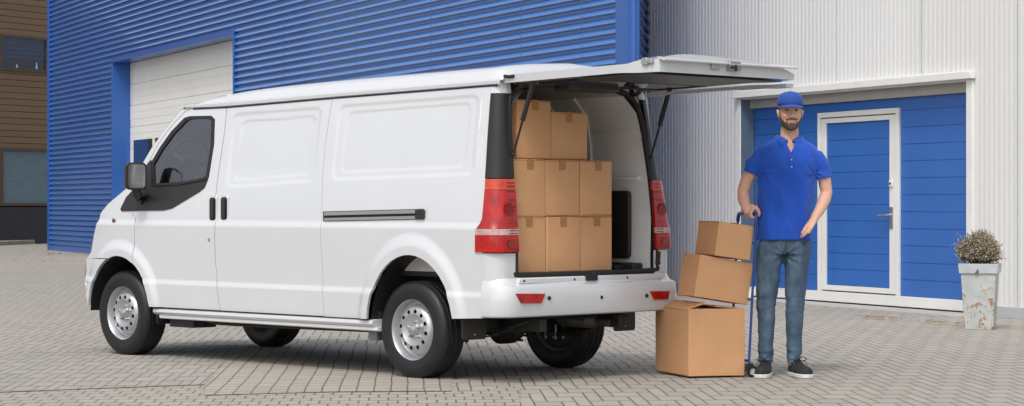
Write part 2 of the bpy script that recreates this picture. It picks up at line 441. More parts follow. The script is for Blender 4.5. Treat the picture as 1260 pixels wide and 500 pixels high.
bm = B(); box(bm, .1, gx0 - .06, -.045, .05, 0, .12); box(bm, gx1 + .06, uc - .3, -.045, .05, 0, .12); obj('base_flashing', bm, M['bluetrim'], bb)
bm = B()
box(bm, gx0 - .06, gx0, -.055, .35, 0, gz); box(bm, gx1, gx1 + .06, -.055, .35, 0, gz); box(bm, gx0 - .06, gx1 + .06, -.055, .35, gz, gz + .09)
obj('opening_trim', bm, M['bluetrim'], bb, bevel=.004)
# vertical sheet laps with fasteners
bm = B()
for px in (352, 442, 534, 645, 720):
    u = blue.u(px)
    for k in range(1, 66):
        z = k * .113 * 1.0 + .053
        if z > 4.05 or z < 1.8 or (gx0 - .1 < u < gx1 + .1 and z < gz + .15): continue
        box(bm, u - .014, u + .014, -.047, -.036, z - .008, z + .008)
obj('fasteners', bm, M['bluewall'], bb)
# garage door
gd = B(); 
nz = 9; ph = gz / nz
for k in range(nz):
    box(gd, gx0, gx1, .33, .38, k * ph + .006, (k + 1) * ph - .006)
    for j in (1, 2):
        box(gd, gx0, gx1, .326, .33, k * ph + j * ph / 3 - .005 + .012, k * ph + (j + 1) * ph / 3 - .012)
box(gd, gx0, gx1, .345, .36, 0, gz)
gdo = obj('garage_door', gd, M['garagewhite'], bb)
bm = B(); w0 = blue.u(165, .33)
for k in range(5):
    a = w0 + k * 1.7; box(bm, a, a + 1.45, .318, .327, 1.35, 2.36)
obj('window', bm, M['darkglass'], gdo)
# body of the building: return wall, back, roof
Pc = blue.P0 + WD * uc; Pr = white.pt(795)[1]
def toloc(P): d = P - blue.P0; return Vector((d.dot(WD), -d.dot(WN), P.z))
ra, rb = toloc(Pc), toloc(Pr); rd = (rb - ra)
bm = B()
rl = rd.length; rdn = rd.normalized(); rnn = Vector((-rdn.y, rdn.x, 0))
if rnn.x < 0: rnn = -rnn
corr_h(bm, .25, rl, .1, HB, f=lambda u, d, z: ra + rdn * u - rnn * d + Vector((0, 0, z)) )
obj('return_wall', bm, M['bluewall'], bb)
bm = B(); prism(bm, [(0, 0), (.25, 0), (.25, -.04), (0, -.04)], 0, HB, lambda u, v, a: ra + rdn * u - rnn * v + Vector((0, 0, a))); obj('corner_trim', bm, M['bluetrim'], bb)
bm = B()
poly = [(-.05, .42), (uc - .32, .42), (rb.x - .4, rb.y), (rb.x, 9), (-.05, 9)]
prism(bm, [(-.05, .1), (gx0 - .05, .1), (gx0 - .05, .42), (gx1 + .05, .42), (gx1 + .05, .1), (uc - .32, .1), (rb.x - .45, rb.y - .1), (rb.x - .45, 9), (-.05, 9)], .02, HB - .05, lambda u, v, a: Vector((u, v, a)))
obj('inner_walls', bm, M['bluetrim'], bb)
bm = B(); box(bm, -.1, uc + .02, -.08, .1, HB, HB + .15); obj('parapet', bm, M['bluetrim'], bb)

wb = empty('white_building', white.P0, WANG, label='white ribbed metal building wall with recessed blue door panels on the right', cat='building')
HW = 7.5
ua = white.u(795) - .3; ue = white.u(1420)
dx0, dx1 = white.u(913), white.u(1191); dz = 2.27
def corr_v(bm, u0, u1, z0, z1, pitch=.078):
    pts = []; k = math.floor(u0 / pitch)
    while k * pitch < u1:
        b = k * pitch; pts += [(b, 0), (b + pitch * .36, 0), (b + pitch * .50, .0032), (b + pitch * .86, .0032)]; k += 1
    pts = [(u0, 0)] + [q for q in pts if u0 < q[0] < u1] + [(u1, 0)]
    grid(bm, [[Vector((u, d, z)) for u, d in pts] for z in (z0, z1)])
bm = B(); corr_v(bm, ua, dx0 - .05, .1, HW); corr_v(bm, dx1 + .09, ue, .1, HW); corr_v(bm, dx0 - .05, dx1 + .09, dz - .02, HW)
obj('ribbed_wall', bm, M['whiteclad'], wb)
bm = B()
for px in (846, 934, 1030, 1134, 1252):
    u = white.u(px); z0 = dz + .1 if dx0 - .1 < u < dx1 + .1 else .12
    box(bm, u - .006, u + .006, -.0035, .004, z0, HW)
obj('sheet_laps', bm, M['greytrim'], wb)
bm = B(); box(bm, ua, dx0 - .06, -.02, .03, 0, .11); box(bm, dx1 + .1, ue, -.02, .03, 0, .11); obj('base_flashing', bm, M['greytrim'], wb, bevel=.003)
bm = B(); box(bm, dx0 - .10, dx1 + .13, -.07, .0, dz - .0, dz + .075); obj('lintel', bm, M['trimwhite'], wb, bevel=.006)
bm = B(); box(bm, dx0 - .09, dx0, -.022, .16, .0, dz - .004); box(bm, dx1, dx1 + .10, -.022, .16, .0, dz - .004); obj('door_jamb', bm, M['trimwhite'], wb, bevel=.004)
bm = B(); box(bm, dx0 + .001, dx0 + .006, -.015, .155, .13, dz - .01); obj('reveal', bm, M['bluegrey'], wb)
bm = B(); box(bm, dx0, dx1, .10, .17, dz - .115, dz - .002); obj('door_header', bm, M['beige'], wb, bevel=.003)
# blue sectional panels around the inset door
D = .16
fx0, fx1 = white.u(1008, D), white.u(1108, D); fz = white.z(1058, 136, D)
bm = B(); ph = .172; k = 0
zs = [.13 + i * ph for i in range(13)]
def panels(bm, u0, u1, zt, z0=.13, y=D):
    z = z0; k = 0
    while z < zt - .01:
        z2 = min(z + ph, zt); box(bm, u0, u1, y, y + .03, z + .003, z2 - .003); z = z2
    box(bm, u0, u1, y + .006, y + .03, z0, zt)
panels(bm, dx0 + .006, fx0, dz - .115); panels(bm, fx1, dx1, dz - .115); 
z = .13
while z < fz: z += ph
panels(bm, fx0, fx1, dz - .115, z0=fz)
obj('blue_panels', bm, M['bluedoor'], wb, bevel=.002, seg=1)
bm = B(); box(bm, dx0, dx1, D - .03, D + .05, .025, .13); obj('threshold', bm, M['trimwhite'], wb, bevel=.004)
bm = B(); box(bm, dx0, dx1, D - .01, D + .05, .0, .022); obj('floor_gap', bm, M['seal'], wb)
bm = B()
fw = .055
box(bm, fx0, fx0 + fw, D - .025, D + .03, .13, fz); box(bm, fx1 - fw, fx1, D - .025, D + .03, .13, fz); box(bm, fx0 + fw, fx1 - fw, D - .025, D + .03, fz - fw, fz)
obj('door_frame', bm, M['trimwhite'], wb, bevel=.004)
lx0, lx1, lz0, lz1 = fx0 + fw + .012, fx1 - fw - .012, .145, fz - fw - .012; lf = .10
dr = B()
box(dr, lx0, lx0 + lf * .9, D - .015, D + .03, lz0, lz1); box(dr, lx1 - lf * 1.15, lx1, D - .015, D + .03, lz0, lz1)
box(dr, lx0 + lf * .9, lx1 - lf * 1.15, D - .015, D + .03, lz1 - .05, lz1); box(dr, lx0 + lf * .9, lx1 - lf * 1.15, D - .015, D + .03, lz0, lz0 + .055)
dro = obj('door', dr, M['trimwhite'], wb, bevel=.003)
bm = B(); panels(bm, lx0 + lf * .9 + .002, lx1 - lf * 1.15 - .002, lz1 - .052, z0=lz0 + .057, y=D + .0); obj('door_infill', bm, M['bluedoor'], dro, bevel=.002, seg=1)
bm = B(); hx = white.u(1099, D); hz = white.z(1099, 268, D)
box(bm, hx - .028, hx + .028, D - .028, D - .015, hz - .11, hz + .11)
tube(bm, [(hx, D - .028, hz + .03), (hx, D - .075, hz + .03), (hx - .17, D - .08, hz + .03)], .011)
obj('door_handle', bm, M['metal'], dro, smooth=40)
bm = B(); hz2 = white.z(1100, 226, D); box(bm, hx - .03, hx + .03, D - .035, D - .015, hz2 - .035, hz2 + .035); o = obj('door_lock', bm, M['trimwhite'], dro, bevel=.006)
bm = B(); lathe(bm, [(0.0001, D - .042), (.012, D - .042), (.012, D - .034)], 'Y', 14, (hx, 0, hz2)); obj('key_cylinder', bm, M['black'], dro)
bm = B(); prism(bm, [(ua, 0), (ue, 0), (ue, 7), (ua, 7)], .0, .02, lambda u, v, a: Vector((u, v + .3, HW - .1 + a))); obj('roof', bm, M['greytrim'], wb)
bm = B(); box(bm, ua, ue, .2, .3, .0, HW - .1); obj('backing_wall', bm, M['greytrim'], wb)
bm = B(); box(bm, ua, ue, -.02, .12, HW, HW + .12); obj('parapet', bm, M['trimwhite'], wb)
# concrete apron in front of the doors
bm = B(); 
pts = [white.P0 + WD * u + WN * n for u, n in ((dx0 - .2, -.12), (dx1 + .25, -.12), (dx1 + .25, .33), (dx0 - .2, .30))]
prism(bm, [(p.x, p.y) for p in pts], -.02, .012, lambda u, v, a: Vector((u, v, a))); tag(obj('concrete_apron', bm, M['concrete']), kind='structure')
# drift of dry leaves and dirt along the wall foot
bm = B()
for base, n, spr in (((1084, 393), 60, .10), ((1155, 399), 40, .13), ((88, 313), 90, 1.3), ((40, 322), 30, .8)):
    c = gp(*base)
    for _ in range(n):
        p = c + WD * random.gauss(0, spr * 1.5) + WN * random.gauss(0, spr * .35); s = random.uniform(.012, .03) * (1 + (c.y > 30) * 1.2)
        a = random.uniform(0, 6.28); q = [Vector((math.cos(a + i * 1.57) * s * (1, .5, 1, .5)[i], math.sin(a + i * 1.57) * s * (1, .5, 1, .5)[i], random.uniform(.006, .018))) for i in range(4)]
        bm.faces.new([bm.verts.new((p.x + w.x, p.y + w.y, .012 + w.z)) for w in q])
tag(obj('leaf_litter', bm, mat('dry_leaf', (.30, .20, .09), .8, var=.5, vs_=9)), 'scattered dry brown leaves and grit lying along the wall foot', 'leaves', kind='stuff')

# brown timber building on the far left
wdv = Vector((.6, 1, 0)).normalized(); P0 = Vector((-12.27, 60.5, 0))
wo = empty('timber_building', P0, math.atan2(wdv.y, wdv.x), label='brown timber clad building with dark windows at the far left edge', cat='building')
def wu(px):
    a = (px - 630) / FPX; return (a * P0.y - P0.x) / (wdv.x - a * wdv.y)
def wz(px, py): return CAMH + (250 - py) / FPX * (P0 + wdv * wu(px)).y
u0, u1 = -9, 6
bm = B(); z = wz(30, 252)
zt = 8.0; wins = [(wu(2), wu(56), wz(30, 85), wz(30, 48)), (wu(3), wu(63), wz(30, 250), wz(30, 186))]
zz = z; ph2 = .165
def clad(bm, a, b, za, zb):
    q = math.ceil(za / ph2 - 1e-6) * ph2; z = za
    while z < zb - .001:
        z2 = min(zb, q if q > z + .001 else q + ph2); q = z2 + ph2 if abs(z2 - q) < 1e-6 or q <= z else q
        if b - a > .01: 
            v = [bm.verts.new(p) for p in ((a, 0, z + .006), (b, 0, z + .006), (b, -.0, z2 - .012), (a, -.0, z2 - .012), (a, .02, z2), (b, .02, z2))]
            bm.faces.new((v[0], v[1], v[2], v[3])); bm.faces.new((v[3], v[2], v[5], v[4]))
        z = z2
zb0 = wz(30, 253)
edges = [zb0, wins[1][3], wins[0][2], wins[0][3], zt]
clad(bm, wu(-2.) if False else u0, wins[1][0] - .1, zb0, zt); clad(bm, wins[1][1], u1, zb0, zt)
clad(bm, wins[1][0] - .1, wins[1][1], wins[1][3], wins[0][2]); clad(bm, wins[1][0] - .1, wins[1][1], wins[0][3], zt)
clad(bm, wins[0][1], wins[1][1], wins[0][2], wins[0][3])
obj('timber_cladding', bm, M['wood'], wo)
bm = B(); box(bm, u0, u1, .03, 6, .3, zt); obj('inner_walls', bm, mat('dark_brown_backing', (.03, .02, .012), .8), wo)
wf = mat('brown_window_frame', (.07, .045, .03), .5)
for a, b, za, zb, mm in ((*wins[0], M['darkglass']), (*wins[1], M['frost'])):
    bm = B(); t_ = .07
    box(bm, a - .1, a, -.03, .05, za, zb); box(bm, b, b + .06, -.03, .05, za, zb); box(bm, a - .1, b + .06, -.03, .05, zb, zb + t_); box(bm, a - .1, b + .06, -.03, .05, za - t_, za)
    w_ = obj('window', bm, wf, wo); bm = B(); box(bm, a, b, .012, .028, za, zb); obj('pane', bm, mm, w_)
bm = B(); a, b, za, zb = wins[0]
for k in range(5):
    zq = za + (zb - za) * (.35 + .14 * k); box(bm, a, b, .005, .011, zq, zq + .035)
obj('blind_slats', bm, mat('blue_blind', (.02, .07, .18), .4), wo)
bm = B()
for k in (1, 6):
    x = a + (b - a) * (.25 + .09 * k); tube(bm, [(x, -.005, za + .02), (x, -.005, za + random.uniform(.1, .2))], [.03, .01], 8)
obj('window_ornaments', bm, mat('pale_blue_ornaments', (.25, .35, .45), .4), wo)
bm = B(); box(bm, u0, u1, -.02, .3, 0, zb0 - .04); obj('base_wall', bm, M['darkbrick'], wo)
bm = B(); 
q = [gp(-60, 305), gp(64, 299.5), gp(64, 295), gp(-60, 299.5)]
prism(bm, [(p.x, p.y) for p in q], -.02, .11, lambda u, v, a: Vector((u, v, a))); tag(obj('kerb', bm, M['kerb'], bevel=.02), kind='structure')
bm = B(); q = [gp(-60, 299.5), gp(64, 295), gp(64, 290), gp(-60, 294)]; 
prism(bm, [(p.x, p.y) for p in q], -.02, .085, lambda u, v, a: Vector((u, v, a))); tag(obj('pavement', bm, mat('asphalt_path', (.10, .10, .105), .85, var=.2, vs_=4)), kind='structure')

# ------------------------------------------------------------------ the van (x forward, w = distance in from the left side, z up)
VO = Vector((-.5725, 13.94, 0)); VANG = R(135); VW = 1.55
van = empty('delivery_van', VO, VANG, label='white panel delivery van with its tailgate raised and cardboard boxes loaded inside', cat='van')
def V(x, w, z): return Vector((x, -w, z))
def vpx(px, py, w=0.0):
    a = (px - 630) / FPX
    x = (-.5725 + .7071 * w - a * (13.94 + .7071 * w)) / (.7071 + .7071 * a)
    Y = 13.94 + .7071 * (x + w); return x, CAMH + (250 - py) / FPX * Y
def on_side(px, py):
    w = 0
    for _ in range(8): x, z = vpx(px, py, w); w = .5 * w + .5 * W(x, z)
    return x, z
ARCH_F = (3.10, .29, .385, .415); ARCH_R = (.04, .30, .395, .462)
stamps = []
def sd_poly(poly, x, z):
    """rounded signed distance to a convex polygon (negative inside)"""
    ds = []
    n = len(poly)
    for i in range(n):
        ax, az = poly[i]; bx, bz = poly[(i + 1) % n]; dx, dz_ = bx - ax, bz - az; l = math.hypot(dx, dz_)
        ds.append(((x - ax) * dz_ - (z - az) * dx) / l)
    if sum((poly[i][0] * poly[(i + 1) % n][1] - poly[(i + 1) % n][0] * poly[i][1]) for i in range(n)) < 0: ds = [-d for d in ds]
    m = max(ds); r = .05
    k = sum(max(0, d + r) ** 2 for d in ds)
    return m if m < -r else math.sqrt(k) - r
def W(x, z, st=True):
    w = 0.0
    if z > .93: w += .105 * ((z - .93) / .85) ** 1.35
    w -= .012 * (1 - abs(z - .85) / .45) if abs(z - .85) < .45 else 0
    w += .014 * sstep(.925, .965, z) - .014
    w -= .012 * (1 - sstep(.515, .555, z))
    if z < .40: w += .03 * ((.40 - z) / .1) ** 2 * .5
    if x > 2.9: w += .05 * min(1.6, max(0, (x - 2.9) / .7)) ** 2.4
    for cx, cz, rx, rz in (ARCH_F, ARCH_R):
        if abs(x - cx) < rx * 1.7 and z < cz + rz * 1.6:
            r = math.hypot((x - cx) / rx, (z - cz) / rz)
            w -= .024 * (1 - sstep(1.10, 1.30, r)) if r > .8 else .024
    if st:
        for poly, depth, wd in stamps:
            d = sd_poly(poly, x, z)
            if d < wd: w += depth * (1 - sstep(-wd, wd, d))
    return w
def poly_px(pts): return [on_side(*p) for p in pts]
stamps += [(poly_px([(287, 141), (395, 133), (387, 222), (279, 230)]), .006, .014), (poly_px([(297, 150), (388, 143), (380, 214), (287, 222)]), .004, .010),
           (poly_px([(418, 131), (589, 118), (581, 214), (409, 221)]), .006, .014), (poly_px([(428, 139), (579, 127), (571, 205), (418, 212)]), .004, .010)]
def inside(poly, x, z):
    c = False; n = len(poly); j = n - 1
    for i in range(n):
        xi, zi = poly[i]; xj, zj = poly[j]
        if (zi > z) != (zj > z) and x < (xj - xi) * (z - zi) / (zj - zi) + xi: c = not c
        j = i
    return c
def resample(poly, h):
    out = []
    n = len(poly)
    for i in range(n):
        a = Vector(poly[i]); b = Vector(poly[(i + 1) % n]); k = max(1, int((b - a).length / h))
        for q in range(k): out.append(tuple(a.lerp(b, q / k)))
    return out
def seg_d2(pts, px_, pz_):
    return min((px_ - a) ** 2 + (pz_ - b) ** 2 for a, b in pts)
def skin(name, poly, mat_, parent, holes=(), off=0, thick=.018, hx=.028, hz=.014, mirror=False, fn=None, st=True, inset=0):
    fn = fn or (lambda x, z: W(x, z, st) - off)
    place = lambda x, w, z: V(x, (VW - w) if mirror else w, z)
    loops = [resample(poly, .022)] + [resample(h_, .018) for h_ in holes]
    pts = []; edges = []
    for lp in loops:
        s = len(pts); pts += lp; edges += [(s + i, s + (i + 1) % len(lp)) for i in range(len(lp))]
    bx = [p[0] for p in poly]; bz = [p[1] for p in poly]
    arr = np.array(pts)
    for x in np.arange(min(bx), max(bx), hx):
        for z in np.arange(min(bz), max(bz), hz):
            if not inside(poly, x, z) or any(inside(h_, x, z) for h_ in holes): continue
            if ((arr[:, 0] - x) ** 2 + (arr[:, 1] - z) ** 2).min() < .007 ** 2: continue
            pts.append((x, z))
    vc, ed, fc, *_ = delaunay_2d_cdt([Vector(p) for p in pts], edges, [], 0, 1e-6)
    tris = []
    for f in fc:
        cx = sum(vc[i][0] for i in f) / 3; cz = sum(vc[i][1] for i in f) / 3
        if inside(poly, cx, cz) and not any(inside(h_, cx, cz) for h_ in holes):
            a, b, c = [vc[i] for i in f]
            if abs((b[0] - a[0]) * (c[1] - a[1]) - (c[0] - a[0]) * (b[1] - a[1])) > 1e-9: tris.append(list(f))
    verts, norms = [], []
    e = .004
    for p in vc:
        x, z = p; w = fn(x, z); verts.append(place(x, w, z))
        gx = (fn(x + e, z) - fn(x - e, z)) / (2 * e); gz_ = (fn(x, z + e) - fn(x, z - e)) / (2 * e)
        # outward direction is -w on the left
        n = Vector((gx, 1, gz_)).normalized()       # local: y=-w
        if mirror: n = Vector((n.x, -n.y, n.z))
        norms.append(n)
    faces = []
    for t in tris:
        a, b, c = [verts[i] for i in t]
        nn = (b - a).cross(c - a)
        faces.append(t if nn.dot(norms[t[0]]) > 0 else t[::-1])
    # flanges
    from collections import Counter
    ec = Counter()
    for t in faces:
        for i in range(3): ec[frozenset((t[i], t[(i + 1) % 3]))] += 1
    for t in list(faces):
        for i in range(3):
            a, b = t[i], t[(i + 1) % 3]
            if ec[frozenset((a, b))] == 1:
                pa, pb = verts[a], verts[b]; dn = norms[a] * -thick
                fnrm = (pb - pa).cross(norms[a]).normalized()
                s = len(verts); verts += [pa, pb, pb + dn, pa + dn]; norms += [fnrm] * 4; faces.append([s + 1, s, s + 3, s + 2])
    me = bpy.data.meshes.new(name); me.from_pydata([tuple(v) for v in verts], [], faces); me.update()
    me.polygons.foreach_set('use_smooth', [True] * len(me.polygons))
    me.normals_split_custom_set_from_vertices([tuple(n) for n in norms])
    return link(name, me, mat_, parent)
def gap(poly, g=.0025):
    """shrink a polygon slightly"""
    n = len(poly); out = []
    area = sum(poly[i][0] * poly[(i + 1) % n][1] - poly[(i + 1) % n][0] * poly[i][1] for i in range(n))
    s = 1 if area > 0 else -1
    for i in range(n):
        p0, p1, p2 = Vector(poly[i - 1]), Vector(poly[i]), Vector(poly[(i + 1) % n])
        d1 = (p1 - p0).normalized(); d2 = (p2 - p1).normalized(); n1 = Vector((-d1.y, d1.x)) * s; n2 = Vector((-d2.y, d2.x)) * s
        b = (n1 + n2); b = b / max(.5, b.length_squared) * 1.0 if b.length > .1 else n1
        b = (n1 + n2).normalized() / max(.5, (n1 + n2).normalized().dot(n1))
        out.append(tuple(p1 + b * g))
    return out
def arch_pts(A, a0, a1, n=22):
    cx, cz, rx, rz = A
    return [(cx + rx * math.cos(R(a0 + (a1 - a0) * i / n)), cz + rz * math.sin(R(a0 + (a1 - a0) * i / n))) for i in range(n + 1)]
zs_ = lambda px, py: on_side(px, py)
# key side points
TOP = poly_px([(236, 132), (279.5, 130), (410, 118.5), (603, 103)])
def gutter_z(x):
    xs = [p[0] for p in TOP][::-1]; z_ = [p[1] for p in TOP][::-1]; return interp(x, xs, z_)
sillz = .335
seam1 = poly_px([(279.5, 130), (276, 165), (270, 205), (265.5, 240), (264.5, 280), (265, 320), (267, 350), (271, 379)])
seam2 = poly_px([(410, 118.5), (406, 140), (400, 180), (397, 220), (396.5, 260), (396.5, 320), (397, 355), (399, 382)])
pillar = poly_px([(236, 132), (225, 139.5), (210, 156), (194, 178), (184, 197), (170, 222), (163.5, 236)])
nose = poly_px([(159, 229), (146, 240), (133, 251), (124, 262), (119, 275), (115, 292), (112, 310)])
aF = arch_pts(ARCH_F, -4, 184); aR = arch_pts(ARCH_R, -2, 184)
sx = zs_(162.5, 318)[0]
# where the front seam meets the arch
def arch_z(A, x): cx, cz, rx, rz = A; return cz + rz * math.sqrt(max(0, 1 - ((x - cx) / rx) ** 2))
seamF = [(zs_(162.5, 262)[0], zs_(162.5, 262)[1]), (sx, .95), (sx, arch_z(ARCH_F, sx))]
# fender panel
aF_front = [p for p in aF if p[0] > sx + .01][::-1]          # from front foot up to the seam
fr_low = poly_px([(107, 318), (106, 345), (108, 370), (110, 376)])
fend = [pillar[0]] + poly_px([(223, 135), (203, 159), (186, 183), (176, 200)]) + nose + [(fr_low[0][0], fr_low[0][1])]
bumper_f = fr_low
fender = fend + [(ARCH_F[0] + ARCH_F[2] * 1.10, fr_low[0][1])] + [p for p in aF if p[0] > sx + .01 and p[1] > fr_low[0][1]] + [seamF[2], seamF[1], seamF[0]] + pillar[::-1][:-1]
body_parts = []
body = skin('fender', gap(fender, .0015), M['paint'], van, hx=.014, hz=.011)
# window frame
glass_px = [(190, 226), (189, 203), (200, 184), (214, 165), (230, 148.5), (236, 146.5), (257, 146), (260.5, 150), (259.5, 178), (254, 215), (250, 219), (222, 224)]
rub_px = [(186.5, 228), (186, 200), (197, 181), (211, 161.5), (227, 145), (234, 143), (260, 142.5), (264.5, 147), (263.5, 178), (257, 219), (252, 223), (222, 228)]
glass_p, rub_p = poly_px(glass_px), poly_px(rub_px)
door_low = [p for p in aF if p[0] < sx - .01]
xl = seam1[-1][0]
door = [TOP[0]] + [TOP[1]] + seam1[1:-1] + [(xl, sillz + .02), (door_low[-1][0], sillz + .02)] + [p for p in door_low[::-1] if p[1] > sillz + .04] + [seamF[2], seamF[1], seamF[0]] + pillar[::-1][:-1]
fd = skin('front_door', gap(door, .004), M['paint'], van, holes=[rub_p], hx=.016, hz=.011)
sd = skin('sliding_door', gap([TOP[1], TOP[2]] + seam2[1:-1] + [(seam2[-1][0], sillz + .02), (xl, sillz + .02)] + seam1[1:-1][::-1], .003), M['paint'], van)
rearx = -.585
xe = lambda z: interp(z, [.8, 1.2, 1.8], [-.585, -.562, -.530])
aRl = [p for p in aR if p[1] > sillz]
quarter = [TOP[2], TOP[3], (rearx, gutter_z(rearx)), (rearx, .40), (aRl[-1][0] - .0 if False else ARCH_R[0] - ARCH_R[2] - .005, .39)]
quarter = [TOP[2], (xe(1.8), gutter_z(rearx)), (xe(1.2), 1.2), (rearx, .8), (rearx, .395), (ARCH_R[0] - ARCH_R[2] * .985, .385)] + [p for p in aR[::-1] if p[1] > .40] + [(ARCH_R[0] + ARCH_R[2] * .99, sillz + .02), (seam2[-1][0], sillz + .02)] + seam2[1:-1][::-1]
qp = skin('rear_quarter', gap(quarter, .0005), M['paint'], van, hx=.015, hz=.011)
# front bumper end
bp = [fr_low[0], fr_low[1], fr_low[2], fr_low[3], (ARCH_F[0] + ARCH_F[2] * .99, fr_low[3][1])] + [p for p in aF if p[0] > ARCH_F[0] and p[1] < fr_low[0][1] and p[1] > fr_low[3][1]] + [(ARCH_F[0] + ARCH_F[2] * 1.10, fr_low[0][1] - 0.0)]
bp = [fr_low[0], fr_low[1], fr_low[2], fr_low[3]] + [p for p in aF if p[0] > ARCH_F[0] and fr_low[3][1] < p[1] < fr_low[0][1]] + [(arch_pts(ARCH_F, 50, 50, 1)[0][0] * 0 + ARCH_F[0] + ARCH_F[2] * math.sqrt(max(0, 1 - ((fr_low[0][1] - ARCH_F[1]) / ARCH_F[3]) ** 2)), fr_low[0][1])]
# sill
bm = B()
xa, xb = ARCH_R[0] + ARCH_R[2] * .93, ARCH_F[0] - ARCH_F[2] * 1.02
for a, w0_, z0_, z1_ in ((0, -.018, .30, .352),):
    prism(bm, [(w0_ + .02, z1_), (w0_, z1_ - .008), (w0_ - .004, z1_ - .03), (w0_ + .012, z0_ + .008), (w0_ + .03, z0_), (w0_ + .10, z0_), (w0_ + .10, z1_)], xa, xb, lambda u, v, a: V(a, u, v))
obj('sill', bm, M['paint'], van, bevel=.004)
bm = B(); prism(bm, [(.0, .302), (.0, .285), (.01, .278), (.08, .278), (.08, .302)], xa - .03, xb - .05, lambda u, v, a: V(a, u, v)); obj('sill_flange', bm, M['paint_dull'], van)
# far (right) side: one mirrored skin with its window
rside = [TOP[0], TOP[1], TOP[2], (rearx, gutter_z(rearx)), (rearx, .395), (ARCH_R[0] - ARCH_R[2] * .985, .385)] + [p for p in aR[::-1] if p[1] > .40] + [(ARCH_R[0] + ARCH_R[2] * .99, sillz - .03), (ARCH_F[0] - ARCH_F[2] * .99, sillz - .03)] + [p for p in aF[::-1] if p[1] > .36] + [(ARCH_F[0] + ARCH_F[2] * .99, fr_low[3][1])] + fr_low[::-1] + nose[::-1] + poly_px([(176, 200), (186, 183), (203, 159), (223, 135)])
skin('right_side', rside, M['paint'], van, holes=[rub_p], mirror=True, hx=.045, hz=.022)
skin('bumper_end', bp if len(bp) > 4 else fr_low, M['paint'], van, off=.008)
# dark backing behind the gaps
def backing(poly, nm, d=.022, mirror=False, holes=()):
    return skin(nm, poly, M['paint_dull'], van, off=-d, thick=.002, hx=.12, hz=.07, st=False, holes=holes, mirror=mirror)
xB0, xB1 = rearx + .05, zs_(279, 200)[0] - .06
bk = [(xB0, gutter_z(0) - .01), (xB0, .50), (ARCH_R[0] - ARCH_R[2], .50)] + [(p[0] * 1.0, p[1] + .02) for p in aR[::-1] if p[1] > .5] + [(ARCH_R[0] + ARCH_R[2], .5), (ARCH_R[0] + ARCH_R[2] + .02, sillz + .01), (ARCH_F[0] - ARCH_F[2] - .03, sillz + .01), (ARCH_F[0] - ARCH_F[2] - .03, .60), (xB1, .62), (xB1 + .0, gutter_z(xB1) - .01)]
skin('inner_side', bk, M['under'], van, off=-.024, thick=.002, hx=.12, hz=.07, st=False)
# seam shadows follow from the gaps; glass and rubber
skin('window_rubber', gap(rub_p, .001), M['seal'], van, holes=[glass_p], off=.003, thick=.03)
dg = skin('window_glass', gap(glass_p, -.003), M['glass'], fd, off=-.006, thick=.003)
skin('window_rubber', gap(rub_p, .001), M['seal'], van, holes=[glass_p], off=.003, thick=.03, mirror=True, hx=.06, hz=.04)
skin('window_glass', gap(glass_p, -.003), M['glass'], van, off=-.006, thick=.003, mirror=True, hx=.06, hz=.04)
# black trim below the window
trim = poly_px([(150, 260), (149, 257), (156, 243), (165, 233), (178, 207), (186.5, 197), (187.5, 228.5), (222, 227.5), (252, 222), (256.5, 220), (252, 231), (246, 236), (212, 256.5), (202, 259)])
skin('window_trim', trim, M['black'], fd, off=.007, thick=.02)
bm = B()
mp = [on_side(*q) for q in ((189, 229), (222, 228), (255, 221.5))]
tube(bm, [V(x, W(x, z) - .010, z + .004) for x, z in mp], .006, 6); obj('window_wiper_strip', bm, M['seal'], fd, smooth=60)
# door handles
for (px, py) in ((262.5, 257.5), (276.5, 257)):
    x, z = on_side(px, py); w = W(x, z); hw, hh = (.046, .092)
    bm = B()
    def rr(hw, hh, r, n=5):
        o_ = []
        for cx, cz, a0 in ((hw - r, hh - r, 0), (-hw + r, hh - r, 90), (-hw + r, -hh + r, 180), (hw - r, -hh + r, 270)):
            for i in range(n + 1): a = R(a0 + 90 * i / n); o_.append((cx + r * math.cos(a), cz + r * math.sin(a)))
        return o_
    hs_ = .85
    prism(bm, rr(hw, hh, .022), -.006, .008, lambda u, v, a: V(x + u, w + a, z + v)); bz = obj('door_handle', bm, M['paint'], fd if px < 270 else sd, bevel=.003)
    bm = B(); prism(bm, rr(hw * .72, hh * .84, .02), -.0075, .004, lambda u, v, a: V(x + u, w + a, z + v)); obj('recess', bm, M['seal'], bz)
    bm = B(); prism(bm, rr(hw * .30, hh * .72, .009), -.020, -.006, lambda u, v, a: V(x - .006 + u, w + a, z + v)); obj('grip', bm, M['black'], bz, bevel=.004)
x, z = on_side(257.5, 295); bm = B(); lathe(bm, [(.0001, -.004), (.012, -.003), (.013, .004)], 'Y', 16, (x, -W(x, z), z))
bm2 = B(); lathe(bm2, [(.0001, .006), (.010, .005), (.013, -.004)], 'Y', 16, (x, -W(x, z), z)); bm.free(); obj('key_lock', bm2, M['metal'], fd, smooth=50)
# side repeater
x, z = on_side(141, 272); bm = B(); box(bm, x - .022, x + .022, -W(x, z) - .004, -W(x, z) + .008, z - .018, z + .018); sr = obj('side_marker', bm, M['metal'], van, bevel=.004)
bm = B(); box(bm, x - .012, x + .012, -W(x, z) + .004, -W(x, z) + .010, z - .010, z + .010); obj('lens', bm, M['lens_deep'], sr)
